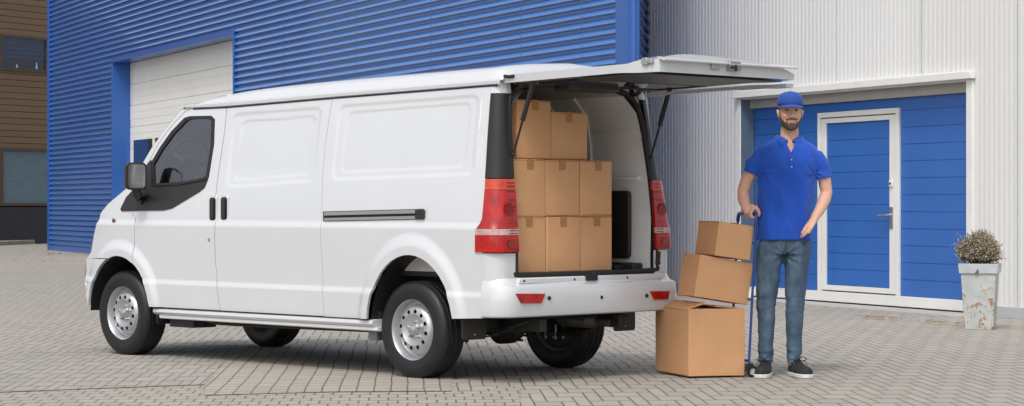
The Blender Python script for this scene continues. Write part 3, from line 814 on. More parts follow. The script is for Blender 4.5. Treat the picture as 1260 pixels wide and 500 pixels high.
# slide rail
(xa_, za_), (xb_, zb_) = on_side(398, 267), on_side(524, 264)
def rail_seg(name, x0, x1, h0, h1, d0, d1, m_, parent=van):
    bm = B(); n = 8; P = []
    for i in range(n + 1):
        x = x0 + (x1 - x0) * i / n; zc = za_ + (zb_ - za_) * (x - xa_) / (xb_ - xa_); w = W(x, zc)
        P.append([V(x, w - d0, zc + h0), V(x, w - d1, zc + h0), V(x, w - d1, zc + h1), V(x, w - d0, zc + h1)])
    Vv = [[bm.verts.new(p) for p in r_] for r_ in P]
    for i in range(n):
        for k in range(4): bm.faces.new((Vv[i][k], Vv[i][(k + 1) % 4], Vv[i + 1][(k + 1) % 4], Vv[i + 1][k]))
    bm.faces.new(Vv[0]); bm.faces.new(Vv[-1][::-1]); return obj(name, bm, m_, parent)
rail = rail_seg('slide_rail', xa_, xb_ + .07, -.030, .034, -.01, .003, M['seal'])
rail_seg('rail_channel', xa_ - .02, xb_ + .08, .008, .030, .003, .013, M['railmetal'], rail)
rail_seg('rail_channel', xa_ - .02, xb_ + .08, -.026, -.008, .003, .011, M['railmetal'], rail)
rail_seg('rail_end_cap', xb_, xb_ + .085, -.030, .034, .001, .020, M['black'], rail).modifiers.new('b', 'BEVEL').width = .008
# vent slots at the rear quarter
vt = B()
for (p1, p2) in (((593, 121), (590, 160)), ((597.5, 120), (594.5, 160)), ((590, 166), (588, 208)), ((594.5, 166), (592, 208))):
    a, b = on_side(*p1), on_side(*p2); tube(vt, [V(a[0], W(*a) - .001, a[1]), V(b[0], W(*b) - .001, b[1])], .0035, 6)
obj('vent_strip', vt, M['paint_dull'], qp, smooth=60)

# ---------------- roof
xF = TOP[0][0]; xR = -.615
def roof_k(x):     # crown height factor
    f = 1 - math.exp(-max(0, xF + .03 - x) / .26)
    r = math.sqrt(max(0, 1 - (max(0, (-.52 - x)) / .10) ** 2)) if x < -.52 else 1
    return max(0, f) * (.25 + .75 * r) if x < -.52 else f
prof = [(0, -.012), (-.014, -.004), (-.016, .014), (-.004, .024), (.006, .032), (.018, .062), (.040, .086), (.085, .104), (.18, .120), (.32, .134), (.50, .144)]
def roof_section(x):
    zg = gutter_z(max(x, -.6)); wg = W(x, zg, False) if x < 3 else W(x, zg, False); k = roof_k(x); mid = VW / 2
    half = mid - wg
    L_ = []
    for dw, dz_ in prof:
        ww = wg + dw if dw < .1 else wg + dw
        L_.append((ww, zg + (dz_ * k if dz_ > .024 else dz_ * min(1, .4 + k))))
    L_.append((mid, zg + .152 * k))
    return L_ + [(VW - a, b) for a, b in L_[:-1][::-1]]
xs = [xR, -.612, -.60, -.585, -.56, -.53, -.50] + list(np.linspace(-.4, xF - .35, 26)) + list(np.linspace(xF - .28, xF + .03, 9))
P = [[V(x + (0.0 if 1 else 0), w, z) for w, z in roof_section(x)] for x in xs]
# the roof nose runs forward towards the centre line
def nose_bulge(w): t = (w - VW / 2) / (VW / 2); return .20 * (1 - abs(t) ** 2.5)
for i, x in enumerate(xs):
    if x > xF - 1.0:
        f = ((x - (xF - 1.0)) / 1.03) ** 2
        for v in P[i]: v.x += nose_bulge(-v.y) * f
bm = B(); grid(bm, P)
rf = obj('roof', bm, M['paint'], van, smooth=50)
# black tubes standing in for the shadow line under the gutter
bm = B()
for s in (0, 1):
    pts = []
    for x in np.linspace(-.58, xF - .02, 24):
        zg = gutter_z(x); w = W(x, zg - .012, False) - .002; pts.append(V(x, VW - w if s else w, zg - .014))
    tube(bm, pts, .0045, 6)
obj('gutter_shadow_line', bm, M['seal'], rf)
# windscreen and nose (front)
def front(z0, z1, name, m_, pts, n=18, bulge=.20, off=0):
    """pts: silhouette points (x,z) bottom to top"""
    P = []
    for x, z in pts:
        row = []; wl = W(x, z, False)
        for i in range(n + 1):
            t = -1 + 2 * i / n; w = VW / 2 + t * (VW / 2 - wl); row.append(V(x + bulge * (1 - abs(t) ** 3) + off, w, z))
        P.append(row)
    bm = B(); grid(bm, P); return obj(name, bm, m_, van, smooth=50)
scr = poly_px([(159, 229), (176, 200), (186, 183), (203, 159), (223, 135)]) + [(xF + .02, gutter_z(xF) + .015)]
front(0, 0, 'windscreen', M['glass'], scr, bulge=.20)
front(0, 0, 'nose', M['paint'], [fr_low[0]] + nose[::-1], bulge=.20)
front(0, 0, 'front_bumper', M['paint'], [fr_low[3], fr_low[2], fr_low[1], (fr_low[0][0], fr_low[0][1] - .003)], bulge=.21, off=.012)
bm = B()
for s in (.16, VW - .16):
    zz_ = [p[1] for p in nose[::-1]]; bmx = interp(.93, zz_, [p[0] for p in nose[::-1]])
    ell(bm, V(bmx + .03, s + (.02 if s < .5 else -.02), .93), (.06, .12, .09), 16)
    obj('headlight', bm, M['lens_clear'], van, smooth=60); bm = B()
box(bm, fr_low[0][0] + .19, fr_low[0][0] + .235, -VW / 2 - .35, -VW / 2 + .35, .66, .80); obj('grille', bm, M['black'], van, bevel=.01)

# ---------------- mirrors
def mirror(side):
    (x, z) = on_side(167, 217); w = -.13 if side > 0 else VW + .13
    sgn = 1 if side > 0 else -1
    # recompute for the outboard position
    x, z = vpx(168, 217, -.13)
    yy = -w
    bm = B()
    # housing: rounded box, deeper at the front
    rg = []
    for dx_, s_ in ((.0, .96), (.004, 1), (.02, 1), (.06, .93), (.085, .75), (.10, .45)):
        rg.append((dx_, s_))
    rows = []
    for dx_, s_ in rg:
        rows.append([Vector((x + dx_, yy + a * s_, z + b * s_)) for a, b in rrect(.075, .095, .03)])
    Vv = [[bm.verts.new(p) for p in r_] for r_ in rows]
    for i in range(len(Vv) - 1):
        for k in range(len(Vv[0])): bm.faces.new((Vv[i][k], Vv[i][(k + 1) % len(Vv[0])], Vv[i + 1][(k + 1) % len(Vv[0])], Vv[i + 1][k]))
    bm.faces.new(Vv[0]); bm.faces.new(Vv[-1][::-1])
    Rm = Matrix.Rotation(R(-16 * sgn), 4, 'Z'); bm.transform(Matrix.Translation((x, yy, z)) @ Rm @ Matrix.Translation((-x, -yy, -z)))
    h = obj('wing_mirror', bm, M['gloss_black'], van, smooth=45)
    bm = B(); prism(bm, rrect(.062, .082, .024), -.003, .0, lambda u, v, a: Vector((x + a, yy + u, z + v)))
    bm.transform(Matrix.Translation((x, yy, z)) @ Rm @ Matrix.Translation((-x, -yy, -z)))
    obj('glass', bm, M['chrome'], h)
    bm = B(); ax, az = on_side(176, 245); aw = W(ax, az)
    if side < 0: aw = VW - aw
    tube(bm, [Vector((x + .04, yy - .02 * sgn, z - .08)), Vector((x + .03, yy - .03 * sgn, z - .13)), Vector((ax + .02, -aw + .03 * sgn, az + .02)), Vector((ax, -aw, az))], [(.035, .03), (.03, .028), (.03, .025), (.045, .04)], 12)
    obj('arm', bm, M['black'], h, smooth=60)
def rrect(hw, hh, r, n=5):
    o_ = []
    for cx, cz, a0 in ((hw - r, hh - r, 0), (-hw + r, hh - r, 90), (-hw + r, -hh + r, 180), (hw - r, -hh + r, 270)):
        for i in range(n + 1): a = R(a0 + 90 * i / n); o_.append((cx + r * math.cos(a), cz + r * math.sin(a)))
    return o_
mirror(1); mirror(-1)

# ---------------- rear end
def xr(z): return -.700 + (.0 if z < .8 else .105 * ((z - .8) / 1.0) ** 1.2)
def rear_path(z, r=.10, xs_=-.56, dx=0, dw=0, n=8):
    """left half of the plan outline: side -> corner -> rear centre, returns (x,w) list"""
    w0 = W(-.585, z, False) - dw; x0 = xr(z) - dx; r = min(r, xs_ - x0 - .004)
    pts = [(xs_ - (xs_ - (x0 + r)) * i / 4, w0) for i in range(5)]
    for i in range(1, n + 1):
        a = R(90 * i / n); pts.append((x0 + r - r * math.sin(a), w0 + r - r * math.cos(a)))
    return pts, x0, w0
OW0, OW1 = .150, 1.405           # opening in w
def corner_piece(name, z0, z1, m_, we, xs_=None, dx=0, dw=0, side=0, nz_=14, parent=van, wf_=None, xf_=None, r=.10, th=.012, zfun=None):
    """vertical strip wrapping the rear corner from the side to w=we"""
    rows = []
    for i in range(nz_ + 1):
        z = z0 + (z1 - z0) * i / nz_; xs0 = xf_(z) if xf_ else (xs_ if xs_ is not None else -.584)
        pts, x0, w0 = rear_path(z, r, xs0, dx, dw)
        w_end = wf_(z) if wf_ else we; lw = pts[-1][1]
        for k in range(1, 4): pts.append((x0, lw + (max(w_end, lw + .001) - lw) * k / 3))
        pts = [(pts[0][0], pts[0][1] + th)] + pts + [(pts[-1][0] + th, pts[-1][1])]
        rows.append([V(x, VW - w if side else w, z) for x, w in pts])
    bm = B(); g = grid(bm, rows)
    # close top and bottom lips
    for row in (g[0], g[-1]):
        inner = [bm.verts.new(v.co + Vector((th, 0, 0)) + Vector((0, th if side else -th, 0))) for v in row]
        for k in range(len(row) - 1): bm.faces.new((row[k], row[k + 1], inner[k + 1], inner[k]))
    return obj(name, bm, m_, parent, smooth=45)
zlamp0, zlamp1, zpt = .785, 1.225, 1.735
wopen = lambda z: OW0 + (0 if z < 1.45 else .0) + .03 * max(0, (z - 1.3) / .5) ** 2
for s in (0, 1):
    nm = ('left', 'right')[s]
    corner_piece('rear_pillar', zlamp1 + .004, zpt, M['gloss_black'], 0, side=s, wf_=wopen, xf_=lambda z: xe(z) + .001, dx=.004, dw=.002)
    corner_piece('pillar_cap', zpt + .003, 1.815, M['paint'], 0, side=s, wf_=lambda z: .20, xf_=lambda z: xe(z) + .001)
    corner_piece('rear_corner', .62, zlamp0 - .004, M['paint'], 0, side=s, wf_=lambda z: .16 - .0 * z, xs_=-.583, dx=.0)
    corner_piece('lamp_housing', zlamp0 + .003, zlamp1 - .003, M['lens_deep'], .155, side=s, xs_=-.585, dx=.0, dw=0)
    xlf = lambda z: -.574 + .042 * (1 - sstep(.90, 1.0, z))
    lamp = None
    for (a, b, mm, nm2) in ((1.160, 1.223, 'lens_amber', 'lens'), (.928, 1.158, 'lens_red', 'lens'), (.890, .926, 'lens_clear', 'lens'), (.788, .888, 'lens_red', 'lens')):
        o = corner_piece('tail_lamp' if lamp is None else 'lens', a, b, M[mm], .157, side=s, xf_=xlf, dx=.014, dw=.010, parent=van if lamp is None else lamp, r=.085, th=.016, nz_=8)
        if lamp is None: lamp = o
    # bright rings and ribs in the lamp
    bm = B(); wq = .085
    for zc, r_ in ((1.04, .040), (.835, .026)):
        x0 = xr(zc) - .016
        M_ = Matrix.Translation(V(x0 - .0, VW - wq if s else wq, zc)) @ Matrix.Rotation(R(90), 4, 'Y')
        bmesh.ops.create_cone(bm, segments=24, radius1=r_, radius2=r_ * .6, depth=.006, cap_ends=True, matrix=M_)
    obj('reflector', bm, M['lens_deep'], lamp, smooth=30)
    bm = B()
    for zc in (.90, .918, .86, .845, .81, 1.20, 1.18, 1.10, 1.15, .96, 1.06):
        x0 = xr(zc) - .0155
        box(bm, x0 - .0012, x0 + .002, -(VW - .150 if s else .150), -(VW - .085 if s else .085), zc - .002, zc + .002)
    obj('rib', bm, M['lens_deep'], lamp)
# bumper: full U round the back
brow = [(.400, .055, .0), (.408, .072, .008), (.43, .078, .010), (.50, .080, .012), (.572, .080, .012), (.585, .074, .008), (.596, .040, .004), (.620, .022, .0), (.634, .012, -.004)]
rows = []
for z, dx, dw in brow:
    pts, x0, w0 = rear_path(z, .13, -.583, dx, dw, 10)
    a = [(x, w) for x, w in pts]; a.append((x0 - .008, .45)); a.append((x0 - .012, VW / 2))
    full = a + [(x, VW - w) for x, w in a[:-1][::-1]]
    rows.append([V(x, w, z) for x, w in full])
bm = B(); grid(bm, rows)
rows2 = [[v + Vector((.05, 0, 0)) for v in rows[0]], rows[0]]; grid(bm, rows2)
rb_ = obj('rear_bumper', bm, M['paint'], van, smooth=35)
# load sill, trims
bm = B(); box(bm, -.745, -.60, -1.42, -.13, .600, .632); obj('load_sill', bm, M['paint'], van, bevel=.006)
def rear_pt(px, py, dx=.080):
    """point on the rear bumper plane seen at a pixel"""
    a = (px - 630) / FPX; x = -.700 - dx - .010; bx, by = -.5725 - .7071 * x, 13.94 + .7071 * x
    w = (a * by - bx) / (.7071 - .7071 * a); Y = by + .7071 * w; return x, w, CAMH + (250 - py) / FPX * Y
for q in ([(636, 361.5), (671, 361.5), (666, 373.5), (642, 373.5)], [(800, 358.5), (824, 358), (822, 368.5), (805, 369)]):
    pp = [rear_pt(*p) for p in q]; bm = B()
    if q[0][0] > 700:
        pp = [(p[0], min(p[1], 1.50), p[2]) for p in pp]
    prism(bm, [(p[1], p[2]) for p in pp], -.795, -.770, lambda u, v, a: V(a, u, v)); obj('rear_reflector', bm, M['lens_red'], rb_, bevel=.004)
for p in ((676, 367), (740, 366), (796, 364)):
    x, w, z = rear_pt(*p); bm = B(); lathe(bm, [(.0001, x - .006), (.011, x - .005), (.013, x + .01)], 'X', 16, V(0, w, z)); obj('parking_sensor', bm, M['seal'], rb_, smooth=40)
bm = B()
for p in ((645, 343.5), (707, 343.5), (772, 342)):
    x, w, z = rear_pt(*p, dx=.035); lathe(bm, [(.0001, -.746), (.008, -.746), (.009, -.74)], 'X', 10, V(0, w, .616))
obj('sill_bolts', bm, M['seal'], van)
bm = B(); box(bm, -.757, -.735, -.80, -.70, .606, .640); box(bm, -.762, -.735, -.78, -.75, .612, .655); obj('tailgate_striker', bm, M['seal'], van, bevel=.003)

# opening seal: loop of rubber
def op(w, z): return V(xr(z) + .012, w, z)
loop = [(OW0, .66), (OW0 + .001, .9), (OW0 + .004, 1.2), (OW0 + .012, 1.45), (OW0 + .03, 1.66), (OW0 + .07, 1.745), (OW0 + .15, 1.785), (OW0 + .35, 1.80), (VW / 2, 1.805),
        (OW1 - .35, 1.80), (OW1 - .18, 1.775), (OW1 - .09, 1.72), (OW1 - .045, 1.62), (OW1 - .02, 1.45), (OW1, 1.2), (OW1 + .005, .9), (OW1, .70), (OW1 - .03, .655), (VW / 2, .648), (OW0 + .03, .648)]
bm = B()
pts = catmull([op(*q) for q in loop] + [op(*loop[0])], 4)
tube(bm, pts, [(.020, .016)] * len(pts), 8, cap=False); obj('door_seal', bm, M['seal'], van, smooth=60)
# header above the opening (white body with dark recess) and frame fill between the seal and the outside
bm = B()
def frame_fill(bm, pts_in, f_out, dx=.016):
    rowA = []; rowB = []
    for w, z in pts_in:
        o_ = f_out(w, z); rowA.append(V(xr(z) + dx, w, z)); rowB.append(V(xr(o_[1]) + dx, o_[0], o_[1]))
    grid(bm, [rowA, rowB])
head_in = [(OW0 + .0, 1.50), (OW0 + .03, 1.66), (OW0 + .07, 1.745), (OW0 + .15, 1.785), (OW0 + .35, 1.80), (VW / 2, 1.805), (OW1 - .35, 1.80), (OW1 - .18, 1.775), (OW1 - .09, 1.72), (OW1 - .045, 1.62), (OW1 - .01, 1.50)]
def fo(w, z):
    if w < .2 or w > 1.36: return ((.195 if w < .7 else 1.36), max(z, 1.5))
    return (w, 1.93 - .15 * abs((w - .775) / .62) ** 3)
frame_fill(bm, head_in, fo); obj('opening_frame', bm, M['paint_dull'], van, smooth=60)
bm = B(); pin = [(OW1 + .0, z) for z in (.66, .8, 1.0, 1.2, 1.35, 1.5)]
grid(bm, [[V(xr(z) + .02, w, z) for w, z in pin], [V(xr(z) + .02, 1.45, z) for w, z in pin]]); obj('opening_frame', bm, M['paint_dull'], van, smooth=60)
bm = B()
for w, z in ((1.425, .70), (1.425, .73), (1.43, .76)): lathe(bm, [(.0001, -.706), (.014, -.704), (.016, -.68)], 'X', 12, V(0, w, z))
box(bm, -.70, -.68, -1.445, -1.415, .69, .77); obj('rubber_stop', bm, M['under'], van)
bm = B(); box(bm, -.705, -.69, -1.436, -1.42, .80, .855); obj('sticker', bm, M['trimwhite'], van)

# cargo bay interior
def bay_sec(x):
    lw, rw, top = .165, 1.395, 1.765
    return [(lw, .655), (lw - .01, 1.0), (lw + .01, 1.45), (lw + .05, 1.66), (lw + .16, top), (.5, top + .03), (.775, top + .035), (1.05, top + .03), (rw - .17, top - .01), (rw - .05, 1.64), (rw - .01, 1.45), (rw + .01, 1.0), (rw, .655)]
bm = B(); xs2 = [-.655, -.5, 0, .6, 1.2, 1.9, 2.05]
def shift(x, w, z): return V(max(x, xr(z) + .02) if x < -.5 else x, w, z)
grid(bm, [[shift(x, w, z) for w, z in bay_sec(x)[:5]] for x in xs2]); grid(bm, [[shift(x, w, z) for w, z in bay_sec(x)[8:]] for x in xs2])
obj('bay_wall', bm, M['paint_dull'], van, smooth=50)
bm = B(); grid(bm, [[shift(x, w, z) for w, z in bay_sec(x)[4:9]] for x in xs2]); obj('bay_ceiling', bm, M['roofliner'], van, smooth=50)
bm = B(); box(bm, -.69, 2.05, -1.395, -.165, .625, .655); obj('bay_floor', bm, mat('bay_floor_rubber', (.03, .03, .032), .6, var=.2), van)
bm = B(); box(bm, 2.04, 2.06, -1.42, -.13, .62, 1.82); obj('bulkhead', bm, M['paint_dull'], van)
def rw_pt(px, py, w=1.385):
    x, z = vpx(px, py, w); return x, z
# ribs and stamped frames on the right inner wall
bm = B()
for x0, x1 in ((-.16, -.10), (.10, .16)):
    grid(bm, [[V(x, w - .018, z) for w, z in bay_sec(0)[8:]] for x in (x0, x1)])
    for x in (x0, x1): grid(bm, [[V(x, w - dd, z) for w, z in bay_sec(0)[8:]] for dd in (.0, .018)])
obj('bay_rib', bm, M['paint_dull'], van)
bm = B(); box(bm, -.57, -.18, -1.40, -1.372, 1.225, 1.25); box(bm, -.56, -.18, -1.375, -1.36, 1.53, 1.55); obj('bay_rib', bm, M['paint_dull'], van, bevel=.005)
(xa1, za1), (xa2, za2) = rw_pt(752, 235), rw_pt(776.5, 318)
bm = B(); prism(bm, [(u + (xa1 + xa2) / 2, v + (za1 + za2) / 2) for u, v in rrect(abs(xa1 - xa2) / 2, abs(za1 - za2) / 2, .03)], 1.362, 1.39, lambda u, v, a: V(u, a, v)); obj('speaker_panel', bm, M['black'], van, bevel=.006)
bm = B(); box(bm, -.60, -.1, -1.39, -1.30, .655, .70); box(bm, -.52, -.28, -1.36, -1.22, .655, .685); obj('floor_trim', bm, M['under'], van, bevel=.01)

# cab interior
bm = B(); box(bm, 2.75, 3.35, -1.45, -.12, .75, 1.02); box(bm, 2.95, 3.3, -1.40, -.16, 1.02, 1.10); obj('dashboard', bm, M['seat'], van, bevel=.03)
cxs, czs = on_side(213, 182)
bm = B(); ring = []
for k in range(33):
    a = 2 * math.pi * k / 32; ring.append(Vector((0, .185 * math.cos(a), .185 * math.sin(a))))
tube(bm, ring, .014, 8, cap=False); tube(bm, [(0, -.18, 0), (.02, 0, 0), (0, .18, 0)], .012); tube(bm, [(0, 0, -.18), (.02, 0, 0)], .015); tube(bm, [(.02, 0, 0), (.35, 0, -.0)], .025)
ell(bm, (0, 0, 0), (.03, .06, .06), 12)
obj('steering_wheel', bm, M['black'], van, smooth=60, loc=V(2.80, .34, 1.36), rot=(0, R(-25), 0))
for wc in (.42, 1.12):
    bm = B(); box(bm, 2.15, 2.62, -wc - .23, -wc + .23, .62, .80); box(bm, 2.07, 2.20, -wc - .23, -wc + .23, .78, 1.30); box(bm, 2.09, 2.18, -wc - .12, -wc + .12, 1.32, 1.48)
    obj('front_seat', bm, M['seat'], van, bevel=.04)

# ---------------- wheels
def wheel(x, w, side, nm='wheel'):
    """side=+1: outer face towards the left of the van"""
    s = 1 if side > 0 else -1
    bm = B(); rw, tw = .300, .175
    prof_ = [(.188, .0), (.193, .004), (.205, .006), (.235, .012), (.245, .013), (.262, .010), (.278, .004), (.290, -.006), (.297, -.016), (.2995, -.03)]
    for a, b in ((-.035, -.055), (-.078, -.096), (-.120, -.140)):
        prof_ += [(.300, a + .0035), (.293, a), (.293, a - .006), (.300, a - .0095)]
    prof_ += [(.2995, -tw + .03), (.297, -tw + .016), (.290, -tw + .006), (.262, -tw - .008), (.235, -tw - .010), (.193, -tw), (.186, -tw + .01)]
    lathe(bm, [(r_, a * 1) for r_, a in prof_], 'Y', 72)
    # raised sidewall lettering bands
    t = obj(nm, bm, M['tyre'], van, smooth=35, loc=V(x, w, .30), rot=(0, 0, 0 if s > 0 else math.pi))
    # rim with round holes
    nh = 12; rh = .114; hr = .0135
    f = lambda r_: interp(r_, [0, .035, .040, .060, .066, .085, .098, .128, .140, .160, .168, .180, .186, .193], [-.002, -.004, -.022, -.024, -.022, -.014, -.006, -.010, -.020, -.052, -.048, -.020, -.002, .004])
    pts, edges = [], []
    def ring_(r_, n):
        s0 = len(pts)
        for i in range(n): a = 2 * math.pi * i / n; pts.append((r_ * math.cos(a), r_ * math.sin(a)))
        return s0
    for r_, n in ((.193, 72), (.186, 72), (.180, 72), (.174, 60), (.168, 60), (.160, 60), (.150, 60), (.140, 60), (.134, 60), (.092, 48), (.098, 48), (.085, 40), (.075, 36), (.066, 36), (.060, 30), (.050, 24), (.040, 24), (.035, 20), (.02, 10)):
        ring_(r_, n)
    holes = []
    for i in range(nh):
        a = 2 * math.pi * (i + .3) / nh; c = (rh * math.cos(a), rh * math.sin(a)); s0 = len(pts)
        for k in range(12): b = 2 * math.pi * k / 12; pts.append((c[0] + hr * math.cos(b), c[1] + hr * math.sin(b)))
        edges += [(s0 + k, s0 + (k + 1) % 12) for k in range(12)]; holes.append(c)
    vc, ed, fc, *_ = delaunay_2d_cdt([Vector(p) for p in pts], edges, [], 0, 1e-7)
    bm = B(); vv = [bm.verts.new((p[0], f(p.length) , p[1])) for p in vc]
    for t3 in fc:
        cx = sum(vc[i][0] for i in t3) / 3; cy = sum(vc[i][1] for i in t3) / 3
        if any(math.hypot(cx - h0, cy - h1) < hr * .9 for h0, h1 in holes): continue
        try: bm.faces.new([vv[i] for i in t3])
        except ValueError: pass
    lathe(bm, [(.193, .003), (.196, -.002), (.190, -.02), (.178, -.06), (.172, -.15), (.19, -.172)], 'Y', 60)
    rim = obj('rim', bm, M['steelwheel'], t, smooth=38)
    bm = B(); lathe(bm, [(.0001, -.075), (.165, -.075), (.165, -.14), (.0001, -.14)], 'Y', 40); obj('brake_drum', bm, M['under'], t, smooth=30)
    bm = B(); lathe(bm, [(.0001, .014), (.016, .014), (.024, .010), (.030, -.003), (.033, -.012)], 'Y', 28)
    obj('hub_cap', bm, M['hub'], t, smooth=35)
    for i in range(5):
        a = 2 * math.pi * i / 5 + .3; bm = B(); lathe(bm, [(.0001, .004), (.007, .003), (.0085, -.002), (.0085, -.025)], 'Y', 6, (.050 * math.cos(a), 0, .050 * math.sin(a))); obj('wheel_nut', bm, M['hub'], t)
    return t
wheel(3.11, .012, 1); wheel(.07, .012, 1); wheel(3.11, 1.45, -1); wheel(.07, 1.45, -1)

# wheel wells and underbody
def well(A, s):
    bm = B(); cx, cz, rx, rz = A; n = 20
    P = []
    for w in (.008, .12, .34):
        P.append([V(cx + (rx + .015) * math.cos(R(a)), (VW - w) if s else w, cz + (rz + .012) * math.sin(R(a))) for a in np.linspace(2, 178, n)])
    grid(bm, P)
    last = [V(cx + (rx + .015) * math.cos(R(a)), (VW - .34) if s else .34, cz + (rz + .012) * math.sin(R(a))) for a in np.linspace(2, 178, n)]
    bm.faces.new([bm.verts.new(p) for p in last]); obj('wheel_well', bm, M['under'], van, smooth=40)
for A in (ARCH_F, ARCH_R):
    for s in (0, 1): well(A, s)
bm = B(); box(bm, .42, 2.62, -1.50, -.06, .315, .40); obj('floor_pan', bm, M['under'], van)
bm = B(); box(bm, -.66, -.30, -1.48, -.08, .42, .50); box(bm, -.4, 3.3, -1.18, -.37, .36, .50); box(bm, 3.3, 3.62, -1.40, -.15, .36, .45); obj('floor_pan', bm, M['under'], van)
for w in (.42, 1.13):
    bm = B(); box(bm, -.66, 3.4, -w - .03, -w + .03, .30, .38); obj('chassis_rail', bm, M['under'], van, bevel=.005)
bm = B(); tube(bm, [V(.07, .15, .30), V(.05, .55, .30), V(0, .62, .30), V(0, .70, .30), V(0, .80, .30), V(0, .86, .30), V(0, 1.36, .30)], [.04, .04, .06, .115, .115, .06, .04], 20)
ell(bm, V(-.06, .74, .30), (.10, .10, .105), 20)
for k in range(8): a = R(45 * k); lathe(bm, [(.0001, -.166), (.008, -.165), (.008, -.12)], 'X', 8, V(0, .74 + .085 * math.cos(a), .30 + .085 * math.sin(a)))
obj('rear_axle', bm, M['under'], van, smooth=40)
bm = B(); lathe(bm, [(.0001, -.175), (.02, -.174), (.024, -.16)], 'X', 16, V(0, .74, .30)); obj('oil_plug', bm, M['hub'], van, smooth=40)
for w in (.33, 1.20):
    bm = B()
    for k in range(3):
        l = .62 - k * .14
        P_ = [V(l * t, w, .265 + .10 * t * t * (l / .62) ** 2 - k * .012) for t in np.linspace(-1, 1, 13)]
        tube(bm, P_, [(.005, .03)] * 13, 8, side=(0, 0, 1))
    box(bm, -.06, .06, -w - .04, -w + .04, .215, .245)
    obj('leaf_spring', bm, M['under'], van)
    bm = B()
    for dx_ in (-.045, .045):
        for dw_ in (-.035, .035): tube(bm, [V(dx_, w + dw_, .20), V(dx_, w + dw_, .35)], .007, 8)
    obj('u_bolt', bm, M['hub'], van)
    bm = B(); tube(bm, [V(-.12, w + .08, .24), V(-.14, w + .07, .36)], .028, 12); tube(bm, [V(-.14, w + .07, .36), V(-.18, w + .07, .50)], .018, 10); obj('shock_absorber', bm, M['under'], van, smooth=60)
bm = B(); tube(bm, catmull([V(2.6, .95, .26), V(1.8, 1.0, .25), V(1.0, .98, .25), (V(.4, .98, .26)), V(.1, .98, .42), V(-.3, 1.0, .36), V(-.62, 1.05, .33)], 5), .022, 12); tube(bm, [V(1.0, .98, .27), V(1.05, .98, .27), V(1.5, .98, .27), V(1.55, .98, .27)], [(.03, .03), (.07, .09), (.07, .09), (.03, .03)], 18)
tube(bm, [V(-.25, 1.0, .345), V(-.28, 1.0, .345), V(-.5, 1.02, .345), V(-.53, 1.02, .345)], [(.02, .02), (.05, .08), (.05, .08), (.02, .02)], 16)
obj('exhaust_pipe', bm, mat('exhaust_steel', (.10, .095, .09), .5, metal=.6, var=.3), van, smooth=60)
bm = B(); tube(bm, [V(.1, .74, .31), V(2.4, .74, .36)], .03, 12); obj('drive_shaft', bm, M['under'], van, smooth=60)
bm = B(); box(bm, .9, 1.6, -.62, -.46, .28, .36); obj('fuel_tank', bm, M['under'], van, bevel=.03)
bm = B(); box(bm, 2.35, 2.62, -.26, -.06, .22, .30); obj('underbody_tray', bm, M['under'], van, bevel=.005)
bm = B(); tube(bm, catmull([V(2.30, .14, .30), V(2.26, .14, .262), V(2.0, .14, .255), V(1.2, .14, .262), V(.5, .14, .27)], 4), .011, 8); tube(bm, catmull([V(2.2, .16, .31), V(2.1, .16, .27), V(1.9, .16, .30), V(1.5, .16, .285), V(.6, .16, .29)], 4), .006, 8); obj('brake_line', bm, M['under'], van, smooth=60)
bm = B(); box(bm, .44, .52, -.13, -.05, .215, .30); obj('jack_bracket', bm, mat('grey_bracket', (.16, .16, .165), .5), van, bevel=.004)
# mud flaps
for (x, w, zt_, zb_, hw) in ((-.385, .10, .46, .255, .10), (-.385, VW - .10, .46, .255, .10), (2.70, .10, .36, .235, .09), (2.70, VW - .10, .36, .235, .09)):
    bm = B(); prism(bm, [(p[0] + w, p[1] + (zt_ + zb_) / 2) for p in rrect(hw, (zt_ - zb_) / 2, .02)], x - .006, x + .006, lambda u, v, a: V(a, u, v)); o = obj('mud_flap', bm, M['black'], van, bevel=.002)
    if x < 0:
        bm = B(); lathe(bm, [(.0001, x - .010), (.006, x - .009), (.007, x - .004)], 'X', 10, V(0, w, .285)); obj('rivet', bm, M['metal'], o)

# ---------------- raised tailgate
def gate_pt(L_, w, up): # L_ metres out from the hinge
    x = -.60 - L_; z = 1.832 + .025 * L_ + up; return V(x, w, z)
gwa, gwb = .13, 1.455
def gwid(L_):   # half inset at each side
    return .0 + .05 * max(0, (L_ - .9) / .3) ** 2
Ls = list(np.linspace(0, 1.2, 25))
ups_out = lambda L_: .012 + .018 * sstep(.98, 1.10, L_)
ups_in = lambda L_: -.035 - .008 * sstep(.9, 1.1, L_)
rows = []
for L_ in Ls:
    i_ = gwid(L_); a, b = gwa + i_, gwb - i_; row = []
    for t in np.linspace(0, 1, 17):
        e_ = (1 - abs(2 * t - 1) ** 5); row.append(gate_pt(L_, a + (b - a) * t, ups_out(L_) + (.006 + .034 * sstep(.85, 1.1, L_)) * e_ - .040 * t * t * sstep(.9, 1.1, L_)))
    rows.append(row)
bm = B(); g1 = grid(bm, rows)
rows_in = []
win0, win1, wwa, wwb = .22, .66, gwa + .17, gwb - .17
for L_ in Ls:
    i_ = gwid(L_); a, b = gwa + i_ + .006, gwb - i_ - .006
    rows_in.append([gate_pt(L_, a + (b - a) * t, ups_in(L_)) for t in np.linspace(0, 1, 17)])
Vv = [[bm.verts.new(p) for p in r_] for r_ in rows_in]
for i in range(len(Vv) - 1):
    for j in range(16):
        Lm = (Ls[i] + Ls[i + 1]) / 2; wm = -(rows_in[i][j].y + rows_in[i][j + 1].y) / 2
        bm.faces.new((Vv[i][j], Vv[i][j + 1], Vv[i + 1][j + 1], Vv[i + 1][j]))
def stitch(r1, r2):
    for k in range(len(r1) - 1): bm.faces.new((r1[k], r1[k + 1], r2[k + 1], r2[k]))
